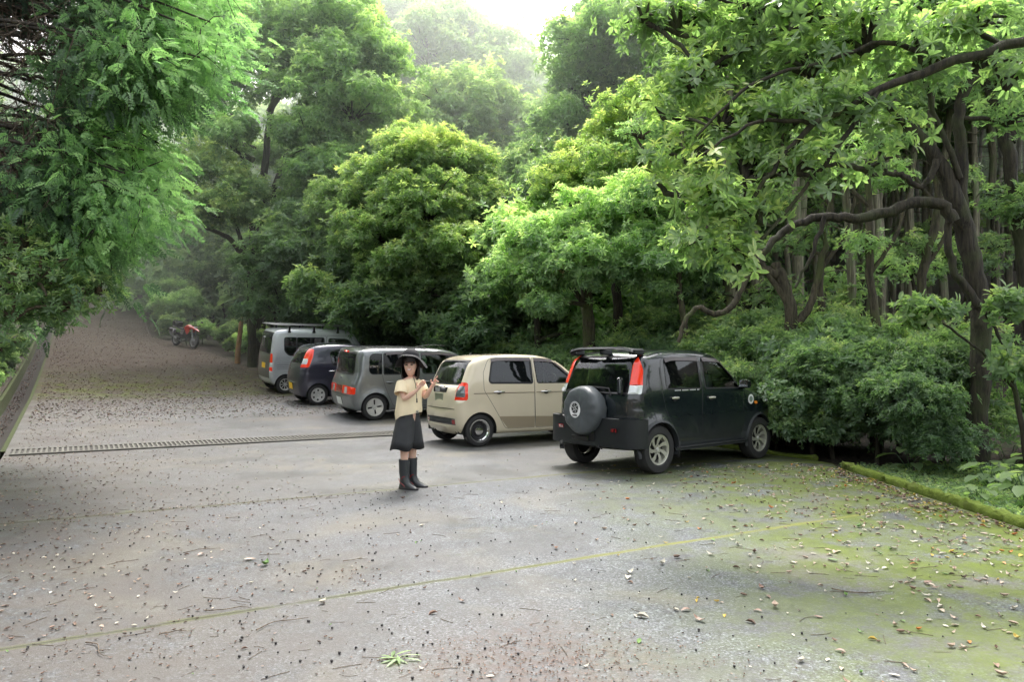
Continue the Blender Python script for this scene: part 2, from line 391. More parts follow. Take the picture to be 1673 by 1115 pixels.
# lot: right boundary clipped to x = 4.66 near the camera
def lot_right(u):
    e = float(edge_s(u))
    sx = (4.66 - u * E2[0]) / E1[0]          # s where x = 4.66
    yk = sx * E1[1] + u * E2[1]
    return sx if yk < 11.0 else min(e, max(sx, 0) + max(0, (yk - 11.0) * 30) if yk < 11.3 else e)
us1 = np.concatenate((np.arange(-14, 6, .5), np.arange(6, 23.51, .25)))
strip_sheet('parking_lot', us1, lambda u: -14 if u < 11 else -.98, lot_right, M['lot'], 60)
us2 = np.arange(23.5, 70.1, .5)
strip_sheet('path', us2, lambda u: float(gut_s(u)) + .12, lambda u: float(edge_s(u)), M['lot'], 30)

# gutter with mossy concrete lips along the far left side of the lot
b = MB(); lip = MB()
us = np.arange(14.9, 60, .5)
prof = [(-.58, .03), (-.50, .035), (-.47, -.30), (.03, -.32), (.05, .004), (.12, .006)]
rows = []
for u in us:
    g0 = float(gut_s(u)); s = np.array([g0 + q[0] for q in prof]); x, y = xy(s, u)
    zz = lot_z(*xy(g0, u)) + np.array([q[1] for q in prof]); rows.append(np.stack((x, y, zz + 0 * x), -1))
Rw = np.array(rows); b.loft(Rw, 0, cap=False, closed=False)
# material by column
gut = b; 
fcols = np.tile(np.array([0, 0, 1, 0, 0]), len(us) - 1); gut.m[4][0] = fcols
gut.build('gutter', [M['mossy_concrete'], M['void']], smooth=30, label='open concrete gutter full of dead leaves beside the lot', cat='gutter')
# bank left of the gutter
b = MB(); rows = []
for u in np.arange(6, 62, .5):
    g0 = float(gut_s(u)) - .60; o = np.array([0, .3, .8, 1.4, 2.2, 3.2, 4.5, 6, 8.5, 12.]); x, y = xy(g0 - o, u)
    z0 = lot_z(*xy(g0, u)); zz = z0 + .03 + .75 * smooth(0, 2.6, o) + 1.9 * smooth(1.8, 9, o) + .05 * lump(x, y, 2.5) * smooth(0, .6, o)
    rows.append(np.stack((x, y, zz), -1))
b.loft(np.array(rows), 0, cap=False, closed=False)
b.build('bank', M['soil'], kind='structure')
def bank_z(x, y):
    s, u = su(x, y); o = gut_s(u) - .6 - s
    return lot_z(x, y) + .03 + .75 * smooth(0, 2.6, o) + 1.9 * smooth(1.8, 9, o)

# cast grating crossing the lot
gr = empty('drain_grate', (*xy(-.9, 14.66), float(lot_z(*xy(0, 14.66))) + .016), 'long grey slotted drain grating crossing the paving from the gutter', 'drain grate', rot=(math.atan(float(lot_z(*xy(0, 14.95)) - lot_z(*xy(0, 14.37))) / .58), 0, math.atan2(E1[1], E1[0])))
L = 6.9; b = MB(); b.box((L / 2, 0, -.010), (L, .58, .012)); b.build('channel', mat('grate_bed', (.045, .042, .036), .9), gr, smooth=False)
b = MB()
for k in range(int(L / .075)): b.box((.05 + k * .075, 0, .002), (.036, .50, .022), bev=.004)
b.build('slats', M['grate'], gr, smooth=False)
b = MB()
for q in (-1, 1): b.box((L / 2, q * .28, .002), (L, .05, .024), bev=.004)
b.build('frame', M['grate'], gr, smooth=False)

# mossy kerb
def rough_bar(p0, p1, w, h, n, z=0, amp=.012, seed=1):
    r = np.random.default_rng(seed); p0 = np.array(p0, float); p1 = np.array(p1, float); d = (p1 - p0) / np.linalg.norm(p1 - p0); nrm = np.array((-d[1], d[0]))
    rings = []
    sec = [(-.5, 0), (-.52, .5), (-.46, .92), (-.2, 1.03), (.2, 1.03), (.46, .9), (.5, .5), (.5, 0)]
    for t in np.linspace(0, 1, n):
        c = p0 + (p1 - p0) * t; q = []; z = float(lot_z(*c))
        for a, e in sec:
            k = r.normal(0, amp, 2)
            q.append((c[0] + nrm[0] * (a * w + k[0]), c[1] + nrm[1] * (a * w + k[0]), z + e * h + (k[1] if e > 0 else -.05)))
        rings.append(q)
    return MB().loft(rings)
rough_bar((4.72, 2.0), (4.72, 10.9), .10, .085, 160).build('curb', M['moss'], kind='structure')
xa = xy(9.86, 7.9); xb = xy(9.86, 27.5)
rough_bar((*xa,), (*xb,), .10, .05, 120, seed=3).build('edge_kerb', M['moss'], kind='structure')
# ------------------------------------------------------------ cars
M['black'] = mat('black_trim', (.018, .018, .020), .45)
M['blackg'] = mat('gloss_black_trim', (.012, .013, .015), .12)
M['cladding'] = mat('grey_black_cladding', (.030, .034, .038), .5, 0, .3, 5)
M['tyre'] = mat('tyre_rubber', (.028, .028, .028), .8, 0, .5, 7, .002, 90)
M['well'] = mat('wheel_housing', (.008, .008, .008), .9)
M['steel'] = mat('dull_steel', (.32, .32, .32), .4, .8)
M['chrome'] = mat('chrome', (.75, .75, .75), .12, 1)
M['alloy'] = mat('silver_alloy', (.62, .62, .60), .35, .35, .1)
M['alloy_gold'] = mat('champagne_alloy', (.46, .46, .39), .35, .35, .12)
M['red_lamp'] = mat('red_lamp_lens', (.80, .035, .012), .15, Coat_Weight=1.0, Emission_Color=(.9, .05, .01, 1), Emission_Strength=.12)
M['dark_red'] = mat('dark_red_lens', (.28, .012, .014), .15, Coat_Weight=1.0)
M['clear_lamp'] = mat('clear_lamp_lens', (.62, .66, .66), .12, .2, Coat_Weight=1.0)
M['amber'] = mat('amber_lens', (.85, .26, .03), .2)
M['white_plate'] = mat('white_plate', (.72, .74, .72), .4)
M['green_plate'] = mat('pale_green_plate', (.50, .56, .38), .4, 0, .2)
M['yellow_plate'] = mat('yellow_plate', (.80, .50, .02), .4)
M['seat'] = mat('seat_cloth', (.05, .05, .055), .9)
M['seat_light'] = mat('light_seat_cloth', (.28, .27, .25), .9)
M['cabin'] = mat('cabin_plastic', (.03, .03, .032), .7)
M['glass_dark'] = glass('privacy_glass', (.10, .12, .12), solid=.55)
M['glass_mid'] = glass('tinted_glass', (.30, .34, .33), solid=.25)
M['glass_clear'] = glass('clear_glass', (.72, .85, .80))
M['mirror'] = mat('mirror_glass', (.8, .85, .85), .03, 1)
M['sticker'] = mat('white_sticker', (.8, .8, .8), .5)
M['grey_cloth'] = mat('grey_vinyl', (.075, .085, .092), .42, 0, .35, 6)
M['visor'] = mat('smoked_visor', (.07, .06, .065), .35)

def rpoly(pts, seg=5):
    """closed polygon with rounded corners: (a, b, radius)"""
    out = []; n = len(pts)
    for i in range(n):
        p = np.array(pts[i][:2], float); r = pts[i][2] if len(pts[i]) > 2 else 0
        a = np.array(pts[i - 1][:2], float); c = np.array(pts[(i + 1) % n][:2], float)
        if r <= 0: out.append(p); continue
        da = a - p; dc = c - p; la = np.linalg.norm(da); lc = np.linalg.norm(dc); t = min(r, la * .48, lc * .48)
        A = p + da / la * t; B = p + dc / lc * t
        for q in np.linspace(0, 1, seg + 1): out.append((1 - q) ** 2 * A + 2 * q * (1 - q) * p + q * q * B)
    return np.array(out)
def resample(P, d):
    Q = np.vstack((P, P[:1])); L = np.r_[0, np.cumsum(np.linalg.norm(np.diff(Q, axis=0), axis=1))]
    n = max(8, int(round(L[-1] / d))); t = np.linspace(0, L[-1], n, endpoint=False)
    return np.stack((np.interp(t, L, Q[:, 0]), np.interp(t, L, Q[:, 1])), -1), t
def pip(P, poly):
    x, y = P[:, 0], P[:, 1]; ins = np.zeros(len(P), bool); n = len(poly)
    for i in range(n):
        x1, y1 = poly[i]; x2, y2 = poly[(i + 1) % n]
        if y1 == y2: continue
        c = (y1 > y) != (y2 > y); xi = (x2 - x1) * (y - y1) / (y2 - y1) + x1; ins ^= c & (x < xi)
    return ins
def grow(poly, d):
    P = np.asarray(poly, float); A = np.roll(P, 1, 0); B = np.roll(P, -1, 0)
    area = .5 * np.sum(P[:, 0] * B[:, 1] - B[:, 0] * P[:, 1]); t = B - A; t /= np.linalg.norm(t, axis=1)[:, None] + 1e-9
    nrm = np.stack((t[:, 1], -t[:, 0]), -1) * (1 if area > 0 else -1); return P + nrm * d
def circ(cx, cz, r, n=28): return np.stack((cx + r * np.cos(np.arange(n) * 2 * PI / n), cz + r * np.sin(np.arange(n) * 2 * PI / n)), -1)
def cdt(loops, pts):
    V = []; E = []
    for lp in loops:
        n0 = len(V); V += [Vector((float(a), float(b))) for a, b in lp]; m = len(lp); E += [(n0 + i, n0 + (i + 1) % m) for i in range(m)]
    V += [Vector((float(a), float(b))) for a, b in pts]
    r = delaunay_2d_cdt(V, E, [], 0, 1e-5)
    return np.array([tuple(v) for v in r[0]]), np.array([f for f in r[2] if len(f) == 3])
def seg_dist(P, Q):
    A = Q; B = np.roll(Q, -1, 0); d = B - A; L2 = (d ** 2).sum(1) + 1e-12
    best = np.full(len(P), 1e9); bi = np.zeros(len(P)); 
    for i in range(len(Q)):
        t = np.clip(((P - A[i]) @ d[i]) / L2[i], 0, 1); dd = np.linalg.norm(P - A[i] - t[:, None] * d[i], axis=1)
        k = dd < best; best[k] = dd[k]; bi[k] = i + t[k]
    return best, bi

def wheel(name, parent, x, y, r, w, kind, side, rimr):
    """a road wheel lying in the car's x-z plane, outer face toward side"""
    o = bpy.data.objects.new(name, None); C.objects.link(o); o.parent = parent; o.location = (x, y, r); o.empty_display_size = .1
    sgn = -side
    hw = w / 2
    prof = [(rimr, hw * .80), (rimr + .02, hw * .98), (r - .055, hw), (r - .02, hw * .93), (r - .004, hw * .72), (r, hw * .3), (r, -hw * .3), (r - .004, -hw * .72), (r - .02, -hw * .93), (rimr + .02, -hw), (rimr, -hw * .8)]
    b = MB(); b.lathe([(a, c) for a, c in prof], axis='y', n=48, mat=0)
    b.build('tyre', M['tyre'], o, smooth=40)
    b = MB(); f = sgn * hw
    b.lathe([(rimr + .002, f * .86), (rimr - .012, f * .80), (rimr - .022, f * .55), (rimr - .03, -f * .6)], axis='y', n=48, mat=0)
    polys = []; dish = .55; col = M['alloy']
    if kind == 'swirl':
        col = M['alloy_gold']
        for k in range(7):
            a = k * 2 * PI / 7
            q = []
            for rr, d0 in ((.34, .03), (.62, -.12), (.88, -.30)): q.append((rr, a + d0))
            for rr, d0 in ((.88, .22), (.62, .36), (.34, .42)): q.append((rr, a + d0))
            polys.append(np.array([(rimr * rr * math.cos(t), rimr * rr * math.sin(t)) for rr, t in q]))
        polys += [circ(.11 * rimr / .19 * math.cos(k * 2 * PI / 5), .11 * rimr / .19 * math.sin(k * 2 * PI / 5), .013, 8) for k in range(0)]
    elif kind == 'slots':
        for k in range(4):
            a = k * PI / 2 + .12; c, s_ = math.cos(a), math.sin(a)
            polys.append(np.array([(c * u - s_ * v, s_ * u + c * v) for u, v in ((rimr * .30, -.016), (rimr * .84, -.02), (rimr * .84, .02), (rimr * .30, .016))]))
        dish = .75
    elif kind == 'six':
        for k in range(6):
            a = k * PI / 3 + .5; c, s_ = math.cos(a), math.sin(a)
            polys.append(rpoly([(c * u - s_ * v, s_ * u + c * v, .02) for u, v in ((rimr * .52, -.016), (rimr * .76, -.035), (rimr * .80, 0), (rimr * .76, .035), (rimr * .52, .016))], 2))
        dish = .75
    elif kind == 'spokes':
        for k in range(9):
            a = k * 2 * PI / 9; c, s_ = math.cos(a), math.sin(a)
            polys.append(np.array([(c * u - s_ * v, s_ * u + c * v) for u, v in ((rimr * .30, -.008), (rimr * .86, -.040), (rimr * .86, .040), (rimr * .30, .008))]))
    if kind == 'steel':
        b.lathe([(.0, f * .60), (.05, f * .62), (.078, f * .55)], axis='y', n=32, mat=1)
        b.lathe([(.078, f * .55), (.085, f * .30), (.115, f * .22), (.135, f * .42), (.150, f * .40), (.158, f * .55)], axis='y', n=40, mat=2)
        b.lathe([(.158, f * .55), (.175, f * .80), (rimr - .004, f * .84)], axis='y', n=40, mat=1)
        b.build('rim', [M['steel'], M['chrome'], M['black']], o, smooth=30)
    else:
        outer = circ(0, 0, rimr - .012, 48)
        pts = np.array([(q * math.cos(t + q * 20), q * math.sin(t + q * 20)) for q in np.linspace(.02, rimr - .03, 7) for t in np.arange(10) * 2 * PI / 10])
        V, F = cdt([outer] + polys, pts); cen = V[F].mean(1)
        keep = pip(cen, outer)
        for q in polys: keep &= ~pip(cen, q)
        F = F[keep]; rr = np.linalg.norm(V, axis=1) / rimr
        yy = f * (dish + .2 * (1 - np.minimum(1, np.abs(rr - .05) * 1.1)) * 0 + .22 * rr ** 2 - .08 * np.exp(-((rr - .25) / .12) ** 2))
        b.add(np.stack((V[:, 0], yy, V[:, 1]), -1), F, 0)
        b.lathe([(0, f * (dish + .10)), (.022, f * (dish + .09)), (.028, f * dish)], axis='y', n=20, mat=1)
        for k in range(5):
            a = k * 2 * PI / 5 + .3; rb = rimr * .27; b.ball((rb * math.cos(a), f * (dish + .02), rb * math.sin(a)), .008, 4, 3)
        b.lathe([(0.0, -f * .1), (rimr - .03, -f * .1)], axis='y', n=32, mat=3)
        b.build('rim', [col, M['alloy'], M['steel'], M['well']], o, smooth=30)
    return o

class Car:
    def __init__(s, root, sp):
        s.root = root; s.sp = sp; s.obs = {}
        s.W = sp['W']; s.ax = sp['axles']; s.tr = sp['tyre']; s.ar = s.tr + sp.get('gap', .045)
        P = rpoly(sp['sil'], 7); s.out, s.ts = resample(P, .04)
        Q = s.out; T = np.roll(Q, -1, 0) - np.roll(Q, 1, 0); T /= np.linalg.norm(T, axis=1)[:, None]; 
        B = np.roll(Q, -1, 0); area = .5 * np.sum(Q[:, 0] * B[:, 1] - B[:, 0] * Q[:, 1]); s.nrm = np.stack((T[:, 1], -T[:, 0]), -1) * (1 if area > 0 else -1)
        nx, nz = s.nrm[:, 0], s.nrm[:, 1]
        w = np.stack((np.where(nx < 0, nx * nx, 0), np.where(nx > 0, nx * nx, 0), np.where(nz > 0, nz * nz, 0), np.where(nz < 0, nz * nz, 0)), -1)
        s.rad = w @ np.array(sp.get('rad', (.16, .25, .09, .05)))
        s.rad = (np.roll(s.rad, 1) + s.rad * 2 + np.roll(s.rad, -1)) / 4
        s.sides(); s.strip()
        for k, d in s.obs.items(): s.link(k, d)
    def base(s, x, z):
        sp = s.sp; L = s.out[:, 0].max()
        w = s.W - sp.get('tumble', .10) * np.maximum(0, z - sp['belt']) ** 1.15 * 1.0 - .12 * np.maximum(0, .55 - z) ** 1.5
        fx = np.clip((x - (L - 1.1)) / 1.1, 0, 1); w = w - sp.get('nose', .10) * fx ** 2.2
        bx = np.clip((.8 - x) / .8, 0, 1); w = w - sp.get('tailin', .03) * bx ** 2
        for a in s.ax:
            d = np.hypot(x - a, z - s.tr); w = w + sp.get('flare', .012) * np.exp(-((d - s.ar) / .07) ** 2) * (z < sp['belt'])
        cr = sp.get('crease')
        if cr is not None: w = w - .012 * np.exp(-((z - cr) / .02) ** 2)
        return w
    def surf(s, P, off=0):
        d, bi = seg_dist(P, s.out); i = bi.astype(int) % len(s.out); j = (i + 1) % len(s.out); f = bi - bi.astype(int)
        r = s.rad[i] * (1 - f) + s.rad[j] * f
        q = 1 - np.clip(d / r, 0, 1)
        return s.base(P[:, 0], P[:, 1]) - r * (1 - np.sqrt(np.maximum(0, 1 - q * q))) + off
    def put(s, key, V, F, m):
        s.obs.setdefault(key, MB()); b = s.obs[key]
        if not hasattr(b, 'mats'): b.mats = []
        if m not in b.mats: b.mats.append(m)
        u, inv = np.unique(F.ravel(), return_inverse=True); b.add(V[u], inv.reshape(F.shape), b.mats.index(m))
    def sides(s):
        sp = s.sp; Q = s.out; rings = []
        for th in (20, 40, 62, 85): rings.append(Q - s.nrm * (s.rad * (1 - math.cos(R_(th))))[:, None])
        x0, z0 = Q.min(0); x1, z1 = Q.max(0)
        G = np.array([(x, z) for x in np.arange(x0 + .05, x1, .07) for z in np.arange(z0 + .05, z1, .07)])
        pts = np.vstack(rings + [G]); pts = pts[pip(pts, Q)]
        regs = [('drop', None, circ(a, s.tr, s.ar, 40)) for a in s.ax] + sp['side']
        loops = [Q] + [r[2] for r in regs]
        loops = [resample(l, .05)[0] if (i > len(s.ax) and len(l) < 12) else l for i, l in enumerate(loops)]
        # drop sample points too close to constraint loops
        for l in loops[1:]:
            d, _ = seg_dist(pts, l); pts = pts[d > .012]
        V, F = cdt([Q] + [r[2] for r in regs], pts); cen = V[F].mean(1); F = F[pip(cen, Q)]; cen = V[F].mean(1)
        own = np.full(len(F), -1)
        for i in range(len(regs) - 1, -1, -1): own[pip(cen, regs[i][2])] = i
        yy = s.surf(V)
        for side in (-1, 1):
            for i in range(-1, len(regs)):
                if i >= 0 and regs[i][0] == 'drop': continue
                f = F[own == i]
                if len(f) == 0: continue
                nm, m = ('body', sp['paint']) if i < 0 else regs[i][:2]
                key = nm if nm == 'body' else (nm, side)
                off = regs[i][3] if i >= 0 and len(regs[i]) > 3 else 0
                s.put(key, np.stack((V[:, 0], side * (yy + off), V[:, 1]), -1), f if side < 0 else f[:, ::-1], m)
    def rear_s(s, z):
        n = len(s.out) // 2; Z = s.out[:n, 1]; k = int(np.argmax(Z)); Z = np.maximum.accumulate(Z[:k + 1]); return np.interp(z, Z, s.ts[:k + 1])
    def strip(s):
        sp = s.sp; Q = s.out; n = len(Q); W = s.W; per = s.ts[-1] + (s.ts[1] - s.ts[0])
        hw = s.surf(Q)
        def mp(V, off=0):
            t = np.mod(V[:, 0], per); k = np.r_[s.ts, per]
            x = np.interp(t, k, np.r_[Q[:, 0], Q[0, 0]]); z = np.interp(t, k, np.r_[Q[:, 1], Q[0, 1]])
            nx = np.interp(t, k, np.r_[s.nrm[:, 0], s.nrm[0, 0]]); nz = np.interp(t, k, np.r_[s.nrm[:, 1], s.nrm[0, 1]]); h = np.interp(t, k, np.r_[hw, hw[0]])
            v = V[:, 1] / W; c = sp.get('crown', .03) * np.abs(nx * .8 + .0) + .015
            c = c * (1 - v * v) + off
            return np.stack((x + nx * c, v * h, z + nz * c), -1), nz, x
        bt = np.r_[s.ts, per]
        outer = np.vstack([np.stack((bt, np.full(n + 1, -W)), -1), np.stack((bt[::-1], np.full(n + 1, W)), -1)])
        G = np.array([(a, b) for a in bt[1:-1:2] for b in np.linspace(-W * .92, W * .92, 13)])
        G = np.vstack((G, [(e, b) for e in (0, per) for b in np.linspace(-W * .92, W * .92, 13)]))
        regs = []
        for r in sp['strip']:
            nm, m, poly = r[:3]; P = np.array(poly, float)       # (y, z) on the rear face
            sv = s.rear_s(P[:, 1]); h = np.interp(sv, s.ts, hw); regs.append((nm, m, np.stack((sv, P[:, 0] / h * W), -1), *r[3:]))
            if nm in ('tail_light', 'side_lamp'):
                Z = regs[-1][2].copy(); Z[:, 1] *= -1; regs.append((nm, m, Z[::-1], *r[3:]))
        if 'shield' in sp:        # windscreen from the roof to the cowl
            (xa, ya), (xb, yb) = sp['shield']; k0 = int(np.argmax(Q[:, 1]))
            X = Q[k0:k0 + n // 2, 0]; kk = np.nonzero((Q[:, 1] > sp['belt'] - .1) & (Q[:, 0] > Q[k0, 0]))[0]
            sa = np.interp(xa, Q[kk, 0], s.ts[kk]); sb = np.interp(xb, Q[kk, 0], s.ts[kk])
            regs.append(('windscreen', M['glass_clear'], rpoly([(sa, -ya, .08), (sb, -yb, .08), (sb, yb, .08), (sa, ya, .08)], 4)))
        V, F = cdt([outer] + [r[2] for r in regs], G); cen = V[F].mean(1)
        ok = (np.abs(cen[:, 1]) < W) & (cen[:, 0] > 0) & (cen[:, 0] < per); F = F[ok]; cen = cen[ok]
        P3, nz, x = mp(V); cz = nz[F].mean(1); cx = x[F].mean(1); own = np.full(len(F), -1)
        bad = np.zeros(len(F), bool)
        for a in s.ax: bad |= (cz < -.5) & (np.abs(cx - a) < s.ar) & (np.abs(cen[:, 1]) > W - .27)
        for i in range(len(regs) - 1, -1, -1): own[pip(cen, regs[i][2])] = i
        for i in range(-1, len(regs)):
            f = F[(own == i) & ~bad]
            if len(f) == 0: continue
            nm, m = ('body', sp['paint']) if i < 0 else regs[i][:2]
            VV = P3 if i < 0 or len(regs[i]) < 4 else mp(V, regs[i][3])[0]
            if nm in ('tail_light', 'side_lamp'):
                sg = np.sign(cen[own == i][:, 1].mean()); s.put((nm, int(sg)), VV, f, m)
            else: s.put(nm, VV, f, m)
    def link(s, key, b):
        nm = key if isinstance(key, str) else key[0]; side = None if isinstance(key, str) else key[1]
        par = s.root; real = nm
        if '/' in nm: pn, real = nm.split('/'); par = None; s.later = getattr(s, 'later', []); s.later.append((pn, real, side, b)); return
        o = b.build(real, b.mats, s.root, smooth=35, merge=.0008); s.done = getattr(s, 'done', {}); s.done[nm, side] = o
    def finish(s):
        for pn, real, side, b in getattr(s, 'later', []):
            k = pn.split(':')[0]
            p = s.done.get((pn, side)) or s.done.get((k, side)) or s.root
            b.build(real.split(':')[0], b.mats, p, smooth=35, merge=.0008)
        for (nm, side), o in s.done.items():
            if ':' in nm: o.name = nm.split(':')[0]
        # wheels and housings
        sp = s.sp
        for a in s.ax:
            for side in (-1, 1):
                hb = MB(); w = .25; yo = s.W - .012; rings = []
                for y in (yo, yo - w):
                    rings.append([(a + (s.ar + .004) * math.cos(t), side * y, max(s.out[:, 1].min() + .02, s.tr + (s.ar + .004) * math.sin(t))) for t in np.linspace(-.6, PI + .6, 24)])
                hb.loft(np.array(rings), 0, cap=False, closed=False)
                c = np.vstack(([(a, side * (yo - w), s.tr)], rings[1])); hb.add(c, [(0, i, i + 1) for i in range(1, 24)]); hb.build('wheel_housing', M['well'], s.root, smooth=False)
                wheel('wheel', s.root, a, side * (s.W - sp.get('inset', .015) - sp['tw'] / 2), s.tr, sp['tw'], sp['rim'], side * -1 * 1, sp['rimr'])
        # dark cabin tub under the glass line
        zb = sp['belt']; x0 = .25; L = s.out[:, 0].max()
        b = MB(); b.box(((x0 + sp['dash']) / 2, 0, (.32 + zb - .10) / 2 + .0), (sp['dash'] - x0, s.W * 2 - .16, zb - .10 - .32), bev=.03)
        b.box((sp['dash'] - .12, 0, zb - .06), (.42, s.W * 2 - .22, .12), bev=.04)
        b.build('cabin_trim', M['cabin'], s.root)
        for xs in sp.get('seats', ()):
            for y in (-.34, .34):
                c = M[sp.get('seatmat', 'seat')]; b = MB()
                Rm = np.array(((math.cos(.2), 0, math.sin(-.2)), (0, 1, 0), (-math.sin(-.2), 0, math.cos(.2))))
                b.box((xs, y, zb + .02), (.13, .46, .52), rot=Rm, bev=.05); b.box((xs - .07, y, zb + .36), (.09, .26, .17), rot=Rm, bev=.035); b.build('seat', c, s.root)
        b = MB(); cx, cy, cz = sp['dash'] - .42, -.34, zb + .02
        th = np.arange(25) * 2 * PI / 24; tl = .45
        b.tube([(cx + .18 * math.sin(t) * math.sin(tl), cy + .18 * math.cos(t), cz + .18 * math.sin(t) * math.cos(tl)) for t in th], .014, 6, cap=False)
        b.tube([(cx, cy - .17, cz), (cx + .02, cy, cz - .02), (cx, cy + .17, cz)], .02, 6); b.tube([(cx + .01, cy, cz), (cx + .3, cy, cz - .12)], .03, 6)
        b.build('steering_wheel', M['black'], s.root)
        for side in (-1, 1):      # door mirrors
            mx, mz = sp['mirror']; b = MB(); y = s.W + .01
            b.box((mx, side * (y + .09), mz + .03), (.10, .17, .135), 0, bev=.035); b.box((mx + .03, side * (y + .0), mz - .03), (.06, .09, .05), 0, bev=.015)
            o = b.build('door_mirror', sp.get('mirmat', sp['paint']), s.root)
            MB().box((mx - .053, side * (y + .09), mz + .03), (.004, .14, .105), bev=.0).build('mirror_glass', M['mirror'], o, smooth=False)
    def handle(s, side, x, z, m, w=.17, h=.032, cup=True, parent='door'):
        y = float(s.surf(np.array([(x, z)]))[0]); p = s.done.get((parent, side)) or s.root
        b = MB(); b.tube([(x - w / 2, side * (y + .006), z), (x - w * .35, side * (y + .030), z + .003), (x + w * .35, side * (y + .030), z + .003), (x + w / 2, side * (y + .006), z)], [h * .35, h * .5, h * .5, h * .4], 8)
        b.build('handle', m, p)
        if cup:
            b = MB(); V = circ(0, 0, 1, 18); b.add(np.stack((x + V[:, 0] * .055, np.full(18, side * (y + .003)), z - .008 + V[:, 1] * .035), -1)[None].reshape(-1, 3), [(0, i, i + 1) for i in range(1, 17)])
            b.build('handle_recess', M['black'], p, smooth=False)
    def place(s, x, y, head):
        """stand the car on the paving with its rear-right wheel at (x, y)"""
        a = R_(head); c, sn = math.cos(a), math.sin(a)
        lx, ly = s.ax[0], -(s.W - .1); X = x - (c * lx - sn * ly); Y = y - (sn * lx + c * ly)
        f = lambda px, py: float(lot_z(X + c * px - sn * py, Y + sn * px + c * py))
        w = s.W - .1; a0, a1 = s.ax
        zr = (f(a0, w) + f(a0, -w)) / 2; zf = (f(a1, w) + f(a1, -w)) / 2; zl = (f(a0, w) + f(a1, w)) / 2; zrt = (f(a0, -w) + f(a1, -w)) / 2
        pit = -math.atan((zf - zr) / (a1 - a0)); rol = math.atan((zl - zrt) / (2 * w))
        s.root.rotation_mode = 'XYZ'; s.root.rotation_euler = (rol, pit, a); s.root.location = (X, Y, zr - a0 * (zf - zr) / (a1 - a0) + .001)

def door(name, poly, gap=M['black']):
    """door panel plus the dark shut line around it"""
    return [(name, 'PAINT', poly), ('body', gap, grow(poly, .007))]
def win(name, poly, g, frame=.022, fm=None):
    return [(name, g, poly, -.006), (name.split('/')[0] if '/' in name else 'body', fm or M['black'], grow(poly, frame))]
def fixm(sp):
    sp['side'] = [(r[0], sp['paint'] if isinstance(r[1], str) and r[1] == 'PAINT' else r[1], *r[2:]) for r in sp['side']]
    return sp
def band(path, prof, m, name, parent, **k):
    """bar following a plan path; prof = (outward, z) section"""
    P = np.array(path, float); T = np.gradient(P, axis=0); T /= np.linalg.norm(T, axis=1)[:, None]; N = np.stack((T[:, 1], -T[:, 0]), -1)
    rings = [[(p[0] + n[0] * a, p[1] + n[1] * a, z) for a, z in prof] for p, n in zip(P, N)]
    return MB().loft(np.array(rings)).build(name, m, parent, smooth=40, **k)
def rearpath(W, x0, x1, xc, bulge=.05, n=6):
    """plan path from the right flank round the tail to the left flank"""
    p = [(x1, -W), ((x1 + x0) / 2 + .05, -W)]
    for t in np.linspace(0, PI / 2, n): p.append((xc + .14 - .14 * math.sin(t), -(W - .16 + .16 * math.cos(t)) if True else 0))
    for y in np.linspace(-(W - .3), W - .3, 7): p.append((xc - bulge * (1 - (y / W) ** 2), y))
    q = [(a, -c) for a, c in p[:2 + n]][::-1]
    return p + q

